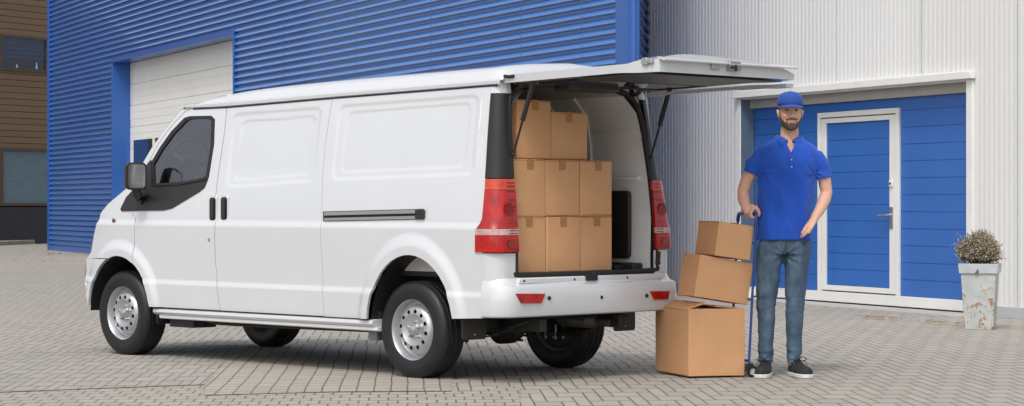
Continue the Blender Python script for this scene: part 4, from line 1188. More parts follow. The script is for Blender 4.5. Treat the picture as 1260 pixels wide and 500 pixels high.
stitch([r_[0] for r_ in g1], [r_[0] for r_ in Vv]); stitch([r_[-1] for r_ in g1], [r_[-1] for r_ in Vv]); stitch(g1[0], Vv[0]); stitch(g1[-1], Vv[-1])
tg = obj('tailgate', bm, M['paint'], van, smooth=32)
# outer lip along the free edge
bm = B(); L_ = 1.2
grid(bm, [[gate_pt(1.19, gwa + .045 + (gwb - gwa - .09) * t, ups_out(1.19) + .012), gate_pt(1.235, gwa + .06 + (gwb - gwa - .12) * t, ups_out(1.2) - .004)] for t in np.linspace(0, 1, 9)])
o = obj('outer_lip', bm, M['paint'], tg); o.modifiers.new('s', 'SOLIDIFY').thickness = .008
# dark inner trim with window (under side)
def under_panel(name, L0, L1, wa, wb, dz_, m_, th=.012, parent=tg):
    bm = B(); n = 10
    A_ = [[gate_pt(L0 + (L1 - L0) * i / n, wa + (wb - wa) * j / 6, ups_in(L0 + (L1 - L0) * i / n) - dz_) for j in range(7)] for i in range(n + 1)]
    grid(bm, A_); o = obj(name, bm, m_, parent); o.modifiers.new('s', 'SOLIDIFY').thickness = th; return o
under_panel('inner_trim', .58, 1.16, gwa + .03, gwb - .12, .006, M['black'], .006)
for (La, Lb, wa_, wb2_) in ((.05, 1.17, gwb - .09, gwb - .02),):
    under_panel('side_rail', La, Lb, wa_, wb2_, .022, M['paint'], .022)
wg_ = under_panel('rear_window', .20, .56, gwa + .16, gwb - .16, .004, M['darkglass'], .005)
bm = B()
cs = [(.18, gwa + .13), (.18, gwb - .13), (.58, gwb - .13), (.58, gwa + .13)]
lp = []
for i in range(4):
    a, b = cs[i], cs[(i + 1) % 4]
    for k in range(5): lp.append(gate_pt(a[0] + (b[0] - a[0]) * k / 5, a[1] + (b[1] - a[1]) * k / 5, ups_in(.4) - .008))
tube(bm, lp + [lp[0]], .007, 6, cap=False); obj('window_seal', bm, M['seal'], wg_)
# third brake light housing hanging below at the hinge side
bm = B(); P8 = [gate_pt(L_, w, u) for L_ in (.06, .20) for w in (.50, .95) for u in (-.075, -.012)]
v = [bm.verts.new(p) for p in P8]
for f in ((0, 1, 3, 2), (4, 6, 7, 5), (0, 4, 5, 1), (2, 3, 7, 6), (0, 2, 6, 4), (1, 5, 7, 3)): bm.faces.new([v[i] for i in f])
obj('hinge_cover', bm, M['black'], van, bevel=.015)
# hinges
for w in (.23, 1.30):
    bm = B(); tube(bm, catmull([V(-.575, w, 1.80), V(-.60, w, 1.765), V(-.64, w, 1.775), V(-.68, w, 1.815)], 4), [(.012, .02)] * 13, 8, side=(0, 0, 1)); obj('hinge', bm, M['black'], van, smooth=60)
bm = B(); tube(bm, [V(-.62, .125, 1.838), V(-.66, .128, 1.832), V(-.70, .128, 1.836)], .010, 8); obj('hinge_pin', bm, M['seal'], tg)
# latch hardware on the free edge and the side stop
bm = B(); p = gate_pt(1.2, .66, .0)
box(bm, p.x - .016, p.x + .01, p.y - .035, p.y + .035, p.z - .012, p.z + .030); o = obj('latch_stop', bm, M['hub'], tg, bevel=.004)
bm = B(); p = gate_pt(1.2, .82, .0)
box(bm, p.x - .03, p.x + .01, p.y - .05, p.y + .05, p.z - .014, p.z + .040); la = obj('latch', bm, M['chrome'], tg, bevel=.006)
bm = B(); box(bm, p.x - .034, p.x - .028, p.y - .008, p.y + .008, p.z - .016, p.z + .02); box(bm, p.x - .034, p.x - .028, p.y + .02, p.y + .05, p.z - .004, p.z + .012); obj('latch_slot', bm, M['seal'], la)
bm = B(); p = gate_pt(1.12, gwa + .035, .018); box(bm, p.x - .05, p.x + .05, p.y - .01, p.y + .014, p.z - .012, p.z + .014); box(bm, p.x - .02, p.x + .02, p.y, p.y + .022, p.z - .02, p.z + .022); obj('rubber_stop', bm, M['hub'], tg, bevel=.003)
# gas struts
for w, wb_ in ((.165, .158), (1.39, 1.398)):
    a = gate_pt(.235, w, -.012); b = V(xr(1.37) - .015, wb_, 1.37); c = a.lerp(b, .56)
    bm = B(); tube(bm, [a, c], .015, 12); tube(bm, [c, b], .007, 10); ell(bm, b, (.012, .012, .012), 10)
    st_ = obj('gas_strut', bm, M['seal'], van, smooth=60)
    bm = B(); tube(bm, [a + Vector((0, 0, .018)), a + Vector((0, 0, .006)), a - Vector((0, 0, .03))], [.034, .032, .014], 12); obj('strut_bracket', bm, M['black'], st_, smooth=40)
# ------------------------------------------------------------------ cardboard boxes
VM = Matrix.Translation(VO) @ Matrix.Rotation(VANG, 4, 'Z')
def carton(name, sx, sy, sz, label, group, tape_face='x', open_flap=False, tape=True):
    """origin at the near lower corner; x: 0..sx, y: 0..sy, z: 0..sz"""
    bm = B(); n = 5
    # slightly bulging and uneven faces
    bmesh.ops.create_cube(bm, size=1)
    bmesh.ops.subdivide_edges(bm, edges=bm.edges[:], cuts=4, use_grid_fill=True)
    sd_ = random.uniform(0, 50)
    for v in bm.verts:
        c = v.co.copy(); p = Vector(((c.x + .5) * sx, (c.y + .5) * sy, (c.z + .5) * sz))
        bx = (1 - (2 * c.y) ** 2) * (1 - (2 * c.z) ** 2); by = (1 - (2 * c.x) ** 2) * (1 - (2 * c.z) ** 2); bz_ = (1 - (2 * c.y) ** 2) * (1 - (2 * c.x) ** 2)
        if abs(abs(c.x) - .5) < 1e-4: p.x += math.copysign(.004 * bx, c.x)
        if abs(abs(c.y) - .5) < 1e-4: p.y += math.copysign(.004 * by, c.y)
        if c.z > .499: p.z -= .004 * bz_
        nn = noise.noise_vector(p * 3 + Vector((sd_, 0, 0))); p += nn * .0025
        v.co = p
    o = obj(name, bm, M['card'], bevel=.0035, seg=2)
    tag(o, label, 'box', group)
    bm = B(); box(bm, sx * .02, sx * .98, sy / 2 - .0015, sy / 2 + .0015, sz - .004, sz + .0012) if tape_face == 'x' else box(bm, sx / 2 - .0015, sx / 2 + .0015, sy * .02, sy * .98, sz - .004, sz + .0012)
    obj('flap_seam', bm, M['card_seam'], o)
    # folded flap line just under the top edge of the faces
    bm = B()
    for z in (sz - .007, .006): box(bm, -.0012 + .0, .001, .006, sy - .006, z - .001, z + .001)
    obj('crease', bm, M['card_seam'], o)
    if tape:
        bm = B(); tw = .028
        if tape_face == 'x':
            q = sy * random.uniform(.44, .52)
            box(bm, -.0045, -.0025, q - tw, q + tw, sz - .062, sz + .001); box(bm, -.0045, sx, q - tw, q + tw, sz + .0008, sz + .0022)
        else:
            box(bm, sx / 2 - tw, sx / 2 + tw, -.0045, sy, sz + .0008, sz + .0022)
        obj('tape', bm, M['tape'], o)
    return o
G1 = 'cardboard boxes loaded inside the van'
def cargo(w0, w1, z0, z1, x0, d, label, dyaw=0):
    o = carton('cardboard_box', d, w1 - w0, z1 - z0, label, G1)
    o.matrix_world = VM @ Matrix.Translation(V(x0, w1, z0)) @ Matrix.Rotation(R(dyaw), 4, 'Z')
    return o
cargo(.205, .498, .657, .998, -.600, .40, 'cardboard box on the van floor, bottom row, next to the left tail lamp')
cargo(.506, .800, .657, .996, -.604, .40, 'cardboard box on the van floor, middle of the bottom row', .7)
cargo(.808, 1.098, .657, .998, -.598, .40, 'cardboard box on the van floor, bottom row, nearest the black speaker panel', -.8)
cargo(.205, .498, 1.000, 1.345, -.597, .40, 'cardboard box in the middle row, left end, under the tallest box', .5)
cargo(.504, .798, 1.000, 1.343, -.600, .40, 'cardboard box in the centre of the middle row of the van load', -.4)
cargo(.805, 1.092, 1.001, 1.342, -.603, .40, 'cardboard box in the middle row, right end, with nothing on its right half', .9)
cargo(.279, .570, 1.347, 1.705, -.575, .42, 'tallest cardboard box, top row, behind the left gas strut')
cargo(.580, .905, 1.346, 1.640, -.568, .38, 'wide low cardboard box at the right of the top row')

TH = R(19)
fdir = Vector((math.cos(TH), math.sin(TH), 0)); ldir = Vector((-math.sin(TH), math.cos(TH), 0))
G2 = 'cardboard boxes stacked on the hand truck'
def pxw(px, py, Y): return Vector(((px - 630) / FPX * Y, Y, CAMH + (250 - py) / FPX * Y))
def stackbox(px, py, Y, sx, sy, sz, tilt, label, **k):
    o = carton('cardboard_box', sx, sy, sz, label, G2, tape_face='y', **k)
    o.matrix_world = Matrix.Translation(pxw(px, py, Y)) @ Matrix.Rotation(TH, 4, 'Z') @ Matrix.Rotation(R(tilt), 4, 'Y')
    return o
b1 = stackbox(847.3, 463.8, 14.0, .378, .535, .416, 0.3, 'largest cardboard box, lowest on the hand truck, its lid slightly open', tape=False)
b2 = stackbox(854.5, 365, 14.06, .362, .27, .262, 9.2, 'middle cardboard box tilted on top of the largest box', tape=False)
b3 = stackbox(879.5, 314.5, 14.07, .240, .31, .215, 7.8, 'smallest cardboard box, topmost on the hand truck, below the hand')
# the raised lid flaps of the lowest box carry the tilted one
bm = B()
prism(bm, [(.0, .412), (.0, .418), (.12, .455), (.125, .450)], .02, .50, lambda u, v, a: Vector((u, a, v)))
prism(bm, [(.372, .414), (.372, .419), (.19, .432), (.19, .427)], .02, .50, lambda u, v, a: Vector((u, a, v)))
obj('lid_flap', bm, M['card'], b1)

# ------------------------------------------------------------------ hand truck
ht0 = pxw(921, 0, 14.12); ht0.z = 0
ht = empty('hand_truck', ht0, TH, label='blue folding hand truck carrying three cardboard boxes beside the man', cat='hand truck')
gapY = .27; top = 1.015; lean = .052
for yy in (0, gapY):
    bm = B(); pts = [(-.0, yy, .03), (.012, yy, .25), (lean * .6, yy, .6), (lean, yy, top - .04)]
    tube(bm, catmull(pts, 4), .008, 12); obj('rail', bm, M['bluetube'], ht, smooth=60)
bm = B(); tube(bm, catmull([(lean, 0, top - .05), (lean + .002, .01, top - .01), (lean + .003, .045, top), (lean + .003, gapY - .045, top), (lean + .002, gapY - .01, top - .01), (lean, gapY, top - .05)], 5), .0125, 12)
obj('handle', bm, M['bluetube'], ht, smooth=60)
for z in (.10, .48, .83):
    bm = B(); tube(bm, [(lean * z, 0, z), (lean * z, gapY, z)], .008, 10); obj('crossbar', bm, M['bluetube'], ht, smooth=60)
bm = B(); box(bm, -.36, .0, .02, gapY - .02, .008, .014); obj('toe_plate', bm, M['blacktube'], ht, bevel=.002)
bm = B(); tube(bm, [(0, -.035, .036), (0, gapY + .035, .036)], .006, 10); obj('axle', bm, M['metal'], ht)
bm = B(); tube(bm, catmull([(-.31, .04, .014), (-.36, .03, .002), (-.375, .06, -.004 + .008), (-.36, .2, .005), (-.31, .2, .014)], 5), .005, 8); obj('foot_loop', bm, M['blacktube'], ht, smooth=60)
bm = B(); box(bm, -.02, .03, -.012, .014, .035, .085); obj('bracket', bm, M['blacktube'], ht, bevel=.004)
for yy in (-.03, gapY + .03):
    bm = B(); lathe(bm, [(.021, -.011), (.034, -.011), (.0365, -.007), (.0365, .007), (.034, .011), (.021, .011)], 'Y', 28, closed=True)
    w_ = obj('wheel', bm, M['tyre'], ht, smooth=40, loc=(.012, yy, .0365))
    bm = B(); lathe(bm, [(.0001, -.009), (.008, -.010), (.010, -.004), (.017, -.006), (.022, -.010), (.022, .010), (.0001, .010)], 'Y', 24); obj('hub', bm, M['wheelgrey'], w_, smooth=40)

# ------------------------------------------------------------------ delivery man
MX = (958 - 630) / FPX * 14.2; S = 14.2 / FPX
man = empty('person', (MX, 14.2, 0), 0, label='smiling bearded man in blue cap, polo shirt and jeans, one hand on the hand truck', cat='person')
def Q(px, py, dy=0.0): return Vector(((px - 958) * S, dy, (463 - py) * S))
def blob(name, bm, mat_, parent, voxel=.006, it=4, fac=.5, disp=None, cut=None, sub=0):
    me = bpy.data.meshes.new('tmp'); bmesh.ops.recalc_face_normals(bm, faces=bm.faces[:]); bm.to_mesh(me); bm.free()
    o = bpy.data.objects.new('tmp', me); COL.objects.link(o)
    r = o.modifiers.new('r', 'REMESH'); r.mode = 'VOXEL'; r.voxel_size = voxel; r.use_smooth_shade = True
    s = o.modifiers.new('s', 'SMOOTH'); s.iterations = it; s.factor = fac
    dg = bpy.context.evaluated_depsgraph_get(); dg.update(); m2 = bpy.data.meshes.new_from_object(o.evaluated_get(dg))
    bpy.data.objects.remove(o); bpy.data.meshes.remove(me)
    m2.name = name
    if disp:
        n_ = [v.normal.copy() for v in m2.vertices]
        for v, nn in zip(m2.vertices, n_): v.co = disp(v.co.copy(), nn)
    if cut:
        b2_ = B(); b2_.from_mesh(m2); bmesh.ops.delete(b2_, geom=[f for f in b2_.faces if cut(f.calc_center_median())], context='FACES')
        for _ in range(14):
            new = {}
            for v in b2_.verts:
                if v.is_boundary:
                    nb = [e.other_vert(v).co for e in v.link_edges if e.is_boundary]
                    if len(nb) == 2: new[v] = v.co.lerp((nb[0] + nb[1]) / 2, .5)
            for v, c_ in new.items(): v.co = c_
        if 1:
            b2_.to_mesh(m2); b2_.free()
    m2.polygons.foreach_set('use_smooth', [True] * len(m2.polygons)); m2.update()
    return link(name, m2, mat_, parent)
M['skin'] = mat('skin', (.66, .39, .28), .6, var=.06, vs_=60, spec=.35, bump=.25, bs=220, sub=.12)
M['polo'] = mat('polo_cotton', (.006, .075, .47), .85, var=.10, vs_=7, bump=.25, bs=420, sheen=.15)
M['cap'] = mat('cap_cotton', (.012, .06, .30), .85, var=.12, vs_=20, bump=.3, bs=400, sheen=.1)
M['hair'] = mat('dark_hair', (.11, .06, .038), .7, var=.4, vs_=120, bump=.5, bs=500)
M['lip'] = mat('lips', (.42, .15, .12), .4)
M['teeth'] = mat('teeth', (.72, .70, .65), .3)
M['eyewhite'] = mat('eye_white', (.55, .52, .50), .3)
M['iris'] = mat('iris', (.03, .018, .01), .2)
M['shoe'] = mat('black_canvas', (.018, .018, .020), .8, var=.3, vs_=40, bump=.3, bs=300)
M['sole'] = mat('white_sole', (.62, .62, .60), .6, var=.06)
def mat_denim():
    m = bpy.data.materials.new('denim'); m.use_nodes = True; t = NT(m); p = t.n['Principled BSDF']; c = t.coord()
    f = t.noise(7, 6, .65, sx=(1.6, 1.6, .7)); g = t.noise(260, 2, .6)
    col = t.ramp(f, [(.30, (.035, .070, .115)), (.5, (.07, .12, .18)), (.72, (.15, .21, .29))])
    col = t.mix(t.math('MULTIPLY', g, .3), col, (.03, .05, .08))
    t.l.new(col, p.inputs['Base Color']); p.inputs['Roughness'].default_value = .85
    b = t.new('ShaderNodeBump'); b.inputs['Strength'].default_value = .35; b.inputs['Distance'].default_value = .003; t.l.new(g, b.inputs['Height']); t.l.new(b.outputs[0], p.inputs['Normal'])
    return m
M['denim'] = mat_denim()

HX = (972 - 958) * S; CZ = (463 - 161) * S; HY = -.01
Hp = lambda x, y, z: Vector((HX + x, HY + y, CZ + z))
bm = B()
# head
hr_ = [(0, -.070, .000, .012, .012), (0, -.062, .005, .024, .026), (0, -.048, .018, .040, .045), (0, -.030, .038, .053, .066), (0, -.014, .064, .0625, .080), (0, -.004, .095, .068, .089), (0, .0, .130, .070, .093), (0, .003, .160, .068, .094), (0, .006, .190, .060, .084), (0, .008, .213, .038, .055), (0, .008, .224, .012, .02)]
rings_z(bm, [(HX + a, HY + b, CZ + c, d, e) for a, b, c, d, e in hr_], 40, 2.15)
tube(bm, [Hp(0, -.088, .125), Hp(0, -.098, .105), Hp(0, -.110, .088), Hp(0, -.103, .078)], [(.007, .008), (.008, .008), (.012, .010), (.010, .008)], 12, side=(1, 0, 0))
for s in (-1, 1):
    ell(bm, Hp(s * .011, -.100, .082), (.008, .009, .007), 12)
    ell(bm, Hp(s * .022, -.083, .139), (.020, .010, .007), 12)       # brow
    ell(bm, Hp(s * .036, -.072, .088), (.018, .014, .014), 14)       # cheek
    ell(bm, Hp(s * .0745, .006, .104), (.008, .018, .030), 14, Matrix.Rotation(R(14 * s), 3, 'Y'))
ell(bm, Hp(0, -.088, .052), (.026, .012, .016), 14)
ell(bm, Hp(0, -.082, .014), (.018, .012, .012), 14)
# neck, chest, hidden trunk
tube(bm, [Q(970.5, 196, .0), Q(970.5, 180, .005), Q(971, 171, .006), Q(972, 162, .012), Q(972, 150, .022)], [(.085, .075), (.068, .066), (.059, .060), (.056, .056), (.050, .042)], 24, side=(1, 0, 0))
rings_z(bm, [((Q(cx, py).x), yc, Q(cx, py).z, rx, ry) for cx, py, yc, rx, ry in ((966, 296, 0, .14, .085), (966, 250, 0, .155, .095), (967, 225, 0, .165, .10), (968, 205, -.002, .17, .103), (969, 192, -.002, .155, .092), (970, 184, .0, .12, .07), (970, 178, .003, .07, .05))], 36, 2.2)
# legs (under the jeans, down to the ankles) as part of the same body
for xs_leg in (((950, 296), (946, 330), (943.5, 372), (943, 410), (942, 448)), ((981, 296), (980, 330), (978, 372), (977.5, 410), (977, 450))):
    tube(bm, [Q(*p, 0) for p in xs_leg], [.07, .062, .05, .042, .030], 16)
# arms
la = [Q(940, 194, .008), Q(928, 206, .01), Q(919, 222, .015), Q(914.5, 236, .012), Q(915, 246, -.005), Q(917.5, 256, -.028), Q(920.5, 263, -.042)]
tube(bm, la, [.040, .043, .040, .0375, .0385, (.030, .027), (.026, .021)], 20)
ra_ = [Q(1000, 194, .008), Q(1010, 206, .01), Q(1015, 222, .018), Q(1017.5, 237, .018), Q(1014, 247, .0), Q(1007, 259, -.045), Q(1000, 269, -.075)]
tube(bm, ra_, [.040, .043, .0405, .038, .040, (.033, .030), (.026, .022)], 20)
# hand on the handle (bar runs back and to the left)
hc = Vector((ht0.x - MX + lean * math.cos(TH) + -.045 * math.sin(TH), ht0.y - 14.2 + lean * math.sin(TH) + .045 * math.cos(TH), top))
bd = ldir
sidev = Vector((-math.cos(TH), -math.sin(TH), 0))      # to the left of the bar
def hp(a, s_, z): return hc + bd * a + sidev * s_ + Vector((0, 0, z))
tube(bm, [Q(920.5, 263, -.042), hp(.0, .0, .050), hp(.0, .014, .030), hp(.0, .026, .010)], [(.026, .021), (.034, .019), (.042, .017), (.040, .014)], 16, side=bd)
for k, (a, r_) in enumerate(((-.036, .0095), (-.013, .0100), (.010, .0098), (.032, .0085))):
    tube(bm, [hp(a, .020, .022), hp(a, .032, .004), hp(a, .029, -.018), hp(a, .012, -.026), hp(a, -.004, -.022)], [r_ * 1.15, r_ * 1.1, r_, r_ * .95, r_ * .8], 12)
tube(bm, [hp(-.030, .0, .040), hp(-.044, -.016, .020), hp(-.046, -.022, .0), hp(-.038, -.018, -.018)], [.014, .012, .0105, .009], 12)
# hand at the pocket
w0_ = Q(1000, 269, -.075)
pc = Q(991, 281, -.112)
tube(bm, [w0_, Q(996.5, 274, -.092), Q(992, 280, -.108), Q(988.5, 286, -.112)], [(.026, .022), (.034, .020), (.040, .018), (.036, .016)], 16, side=(.75, 0, .66))
for k in range(4):
    off_ = Vector((.75, 0, .66)) * (.028 - .0185 * k) * 1.0
    b0 = Q(989.2, 285.4, -.124) + off_ * .8; r_ = (.0108, .0112, .011, .010)[k]
    hd = Vector((-.60, 0, -.80)); tube(bm, [b0 - hd * .018 + Vector((0, .004, 0)), b0 + hd * .008 + Vector((0, -.004, 0)), b0 + hd * .017 + Vector((0, .008, 0)), b0 + hd * .020 + Vector((0, .040, 0))], [r_ * 1.15, r_ * 1.15, r_ * 1.05, r_ * .85], 12)
tube(bm, [Q(994, 275.5, -.112), Q(989.5, 279.5, -.128), Q(986, 283.5, -.134), Q(983, 287.5, -.130)], [.0145, .012, .0110, .009], 12)
def face_disp(p, n):
    q = p - Vector((HX, HY, CZ))
    if q.z > -.02 and q.z < .24 and abs(q.x) < .08 and q.y < 0:
        for s in (-1, 1):
            d2 = ((q.x - s * .030) / .016) ** 2 + ((q.z - .120) / .010) ** 2
            p.y += .010 * math.exp(-d2)
        p.y += .005 * math.exp(-((q.x / .024) ** 2 + ((q.z - .0525 - .25 * abs(q.x)) / .006) ** 2))
        for s in (-1, 1):   # smile folds
            dx_ = abs(q.x) - .027 - .15 * (.09 - q.z)
            if .045 < q.z < .090 and q.x * s > 0: p.y += .0025 * math.exp(-(dx_ / .003) ** 2)
    return p
body_m = blob('body', bm, M['skin'], man, voxel=.0032, it=5, fac=.5, disp=face_disp)
# beard, moustache, sideburns and hair grown from the face surface
def patch(name, src, sel, off, mat_, jitter=.0012):
    b_ = B(); b_.from_mesh(src.data); b_.faces.ensure_lookup_table()
    dele = [f for f in b_.faces if not sel(f.calc_center_median() - Vector((HX, HY, CZ)))]
    bmesh.ops.delete(b_, geom=dele, context='FACES')
    b_.normal_update()
    for v in b_.verts: v.co += v.normal * (off + jitter * noise.noise(v.co * 180)) * (0.25 if v.is_boundary else 1)
    me = bpy.data.meshes.new(name); b_.to_mesh(me); b_.free(); me.polygons.foreach_set('use_smooth', [True] * len(me.polygons))
    return link(name, me, mat_, man)
def in_beard(q):
    if q.z > .15 or q.z < -.02 or q.y > .03: return False
    mouth = (q.x / .0265) ** 2 + ((q.z - .0535 - .10 * abs(q.x)) / .0105) ** 2 < 1 and q.y < -.05
    if mouth: return False
    ax = abs(q.x)
    if q.y < -.05 and ax < .036 and .060 < q.z < .074 - .10 * max(0, ax - .012): return True       # moustache
    if q.y < -.05 and .026 < ax < .040 and q.z <= .060 - (ax - .026) * .9: return True
    if q.z < .022 and q.y > -.052 + .5 * ax: return False
    top_ = .042 + max(0, ax - .034) * 1.3
    if ax > .06 and q.z < .02: return False
    if q.y > -.03: top_ = .052
    if abs(q.y + .028) < .010 and ax > .05: top_ = .12
    return q.z < top_ + .004 * noise.noise(q * 90)
patch('beard', body_m, lambda q: in_beard(q) and (q.z > -.008) and q.y < .02, .0026, M['hair'])
patch('hair', body_m, lambda q: q.z > .128 and q.y > -.045 + .6 * max(0, .15 - q.z) and not (abs(q.x) > .071 and abs(q.y - .008) < .024 and q.z < .135), .0025, M['hair'])
for s in (-1, 1):
    bm = B(); ell(bm, Hp(s * .030, -.0745, .1205), (.0125, .0105, .0075), 16); ey = obj('eye', bm, M['eyewhite'], man, smooth=90)
    bm = B(); ell(bm, Hp(s * .030, -.0835, .1205), (.0052, .0022, .0052), 12); obj('iris', bm, M['iris'], ey, smooth=90)
    bm = B(); tube(bm, [Hp(s * .0165, -.090, .1235), Hp(s * .023, -.0905, .1275), Hp(s * .031, -.088, .1285), Hp(s * .039, -.082, .1262), Hp(s * .044, -.076, .123)], [.001, .0022, .0025, .0022, .001], 8); obj('eyelid', bm, M['hair'], man, smooth=90)
    bm = B(); tube(bm, [Hp(s * .012, -.0985, .140), Hp(s * .022, -.0975, .1455), Hp(s * .034, -.091, .1475), Hp(s * .047, -.080, .143)], [(.0028, .0045), (.003, .005), (.003, .0045), (.001, .002)], 8, side=(0, -1, 0)); obj('eyebrow', bm, M['hair'], man, smooth=90)
bm = B(); g_ = []
for i in range(11):
    t = -1 + .2 * i; x = .025 * t; zc = .0530 + .0065 * t * t; h = .0046 * math.sqrt(max(0, 1 - t * t)) + .0008; y = -.0985 + .010 * t * t
    g_.append([Hp(x, y, zc + h), Hp(x, y - .0018, zc), Hp(x, y, zc - h)])
grid(bm, g_); obj('teeth', bm, M['teeth'], man, smooth=60)
for nm, zc0, cur, sg in (('upper', .0590, .003, 1), ('lower', .0475, .0075, -1)):
    bm = B(); tube(bm, [Hp(.0245 * t, -.1010 + .011 * t * t, zc0 + (.0065 * t * t if sg > 0 else .0115 * t * t)) for t in np.linspace(-1, 1, 9)], [.0012, .0024, .003, .0033, .003, .0033, .003, .0024, .0012], 8); obj('lip', bm, M['lip'], man, smooth=90)

# cap
bm = B()
cr = [(0, .004, .156, .0775, .102), (0, .004, .170, .081, .105), (0, .005, .190, .080, .102), (0, .006, .210, .074, .094), (0, .008, .228, .060, .076), (0, .010, .240, .038, .052), (0, .012, .2445, .012, .018)]
rings_z(bm, [(HX + a, HY + b, CZ + c, d, e) for a, b, c, d, e in cr], 40, 2.2)
cp = blob('cap', bm, M['cap'], man, voxel=.004, it=4, disp=lambda p, n: p + n * .0015 * noise.noise(p * 30))
bm = B(); rows = []
for i in range(9):
    f = i / 8; row = []
    for k in range(17):
        t = -1 + 2 * k / 16; x = .080 * t * (1 - .03 * f)
        y0 = -.098 * math.sqrt(max(0, 1 - (t * .96) ** 2)); reach = .066 * f * (1 - abs(t) ** 2.6)
        row.append(Hp(x, y0 - reach + .004, .160 - .008 * f - .014 * t * t - .012 * f * (1 - t * t) + .001))
    rows.append(row)
grid(bm, rows); br = obj('brim', bm, M['cap'], cp, smooth=60); br.modifiers.new('s', 'SOLIDIFY').thickness = .004
bm = B(); ell(bm, Hp(0, .012, .2455), (.006, .006, .003), 10); obj('button', bm, M['cap'], cp, smooth=90)
for a in (-.5, .5, 0):
    bm = B(); pts = []
    for k in range(9):
        z = .160 + .079 * math.sin(k / 8 * math.pi / 2); f = math.cos(k / 8 * math.pi / 2); pts.append(Hp(.077 * math.sin(a) * f * 1.0, .006 - .1015 * math.cos(a) * f ** .9, z))
    tube(bm, pts, .0009, 6); obj('seam', bm, M['cap'], cp)

# polo shirt
bm = B()
T = [(966, 296, .002, .176, .112), (966, 288, .0, .172, .110), (966, 270, .0, .173, .110), (966.5, 250, .0, .174, .112), (967, 228, .0, .180, .116), (968, 212, -.002, .186, .121), (968.5, 200, -.002, .194, .118), (969, 189, .0, .194, .106), (969.5, 181.5, .002, .180, .092), (970, 177, .004, .148, .082), (970.5, 173.2, .006, .108, .073), (970.8, 170, .006, .080, .066), (971, 167, .006, .068, .062)]
rings_z(bm, [(Q(cx, py).x, yc, Q(cx, py).z, rx, ry) for cx, py, yc, rx, ry in T], 48, 2.25)
tube(bm, [Q(944, 192, .004), Q(936, 195, .006), Q(928, 203, .010), Q(924, 214.5, .012)], [(.052, .056), (.060, .060), (.058, .058), (.055, .056)], 24)
tube(bm, [Q(996, 192, .004), Q(1003, 195, .006), Q(1009.5, 205, .012), Q(1013, 220, .016)], [(.052, .056), (.060, .060), (.058, .058), (.053, .055)], 24)
def cloth(p, n):
    q = p
    a = .0
    # drape: long soft folds from chest to hem, tighter at the sides
    zf = min(1, max(0, (1.32 - q.z) / .35))
    a += .012 * zf * (.5 - abs(noise.noise(Vector((q.x * 11 + 3, q.y * 7, q.z * 2.4))) * 2.2)) + .006 * zf * math.sin(q.x * 62 + 3 * noise.noise(Vector((q.x * 6, q.y * 6, q.z * 2.2))) + q.z * 5)
    a += .011 * noise.noise(Vector((q.x * 13 + q.z * 8, q.y * 13, q.z * 5))) + .004 * noise.noise(Vector((q.x * 30 - q.z * 14, q.y * 30, q.z * 12)))
    # creases towards the armpits
    for s, cx_ in ((-1, 938), (1, 1002)):
        c = Q(cx_, 214); d = math.hypot(q.x - c.x, q.z - c.z)
        if d < .16: a += .0035 * (1 - d / .16) * math.sin(math.atan2(q.z - c.z, q.x - c.x) * 6 + d * 25 + 4 * noise.noise(q * 9))
    return p + n * a
def vcut(c):
    ax, az = Q(971, 189).x, Q(971, 189).z
    if c.y < 0 and c.z > az and abs(c.x - ax) < (c.z - az) * .42: return True
    if c.z > Q(0, 168.3).z: return True
    if c.z < Q(0, 295.2).z: return True
    # open sleeve ends
    for e0, e1 in ((Q(926.5, 206, .010), Q(923.5, 214, .012)), (Q(1011, 209, .012), Q(1013, 220, .016))):
        d = (e1 - e0).normalized()
        if (c - e1).dot(d) > -.004 and (c - e1).length < .066: return True
    return False
polo = blob('polo_shirt', bm, M['polo'], man, voxel=.005, it=6, disp=cloth, cut=vcut)
polo.modifiers.new('s', 'SOLIDIFY').thickness = .003
# collar
for s in (-1, 1):
    bm = B(); rows = []
    for k in range(13):
        a = R(180 - 172 * k / 12) if False else R(90 - 168 * k / 12)     # from the back round to the front
        cx, cy = Q(971, 0).x, .006
        x = math.cos(a) * .068 * s; y = math.sin(a) * .066
        f = k / 12; drop = .026 * f ** 3
        inn = Vector((cx + x * .94, cy + y * .94, Q(0, 164.5).z - .042 * f ** 2.4)); 
        out_ = Vector((cx + x * (1.30 + .10 * f) + s * .030 * f ** 4, cy + y * (1.30 + .16 * f) - .004, inn.z - .032 - .026 * f ** 3))
        mid_ = inn.lerp(out_, .45) + Vector((0, 0, .010)) + Vector((x, y, 0)).normalized() * .006
        rows.append([inn - Vector((0, 0, .02)), inn, mid_, out_])
    grid(bm, rows); c_ = obj('collar', bm, M['polo'], polo, smooth=70); c_.modifiers.new('s', 'SOLIDIFY').thickness = .004
bm = B(); rows = []
def front_y(px, py):
    """front surface of the shirt at a point"""
    x, z = Q(px, py).x, Q(px, py).z; best = -.11
    for v in polo.data.vertices:
        if abs(v.co.x - x) < .006 and abs(v.co.z - z) < .006 and v.co.y < 0: best = v.co.y; break
    return best
for py in (191, 196, 202, 208, 213):
    y = front_y(971, py) - .003; rows.append([Vector((Q(969.2, py).x, y, Q(0, py).z)), Vector((Q(973, py).x, y, Q(0, py).z))])
grid(bm, rows); pk = obj('placket', bm, M['polo'], polo); pk.modifiers.new('s', 'SOLIDIFY').thickness = .003
for py in (197, 206):
    bm = B(); lathe(bm, [(.0001, -.002), (.0045, -.002), (.005, .002)], 'Y', 12, (Q(971, py).x, front_y(971, py) - .004, Q(971, py).z)); obj('button', bm, M['eyewhite'], polo)

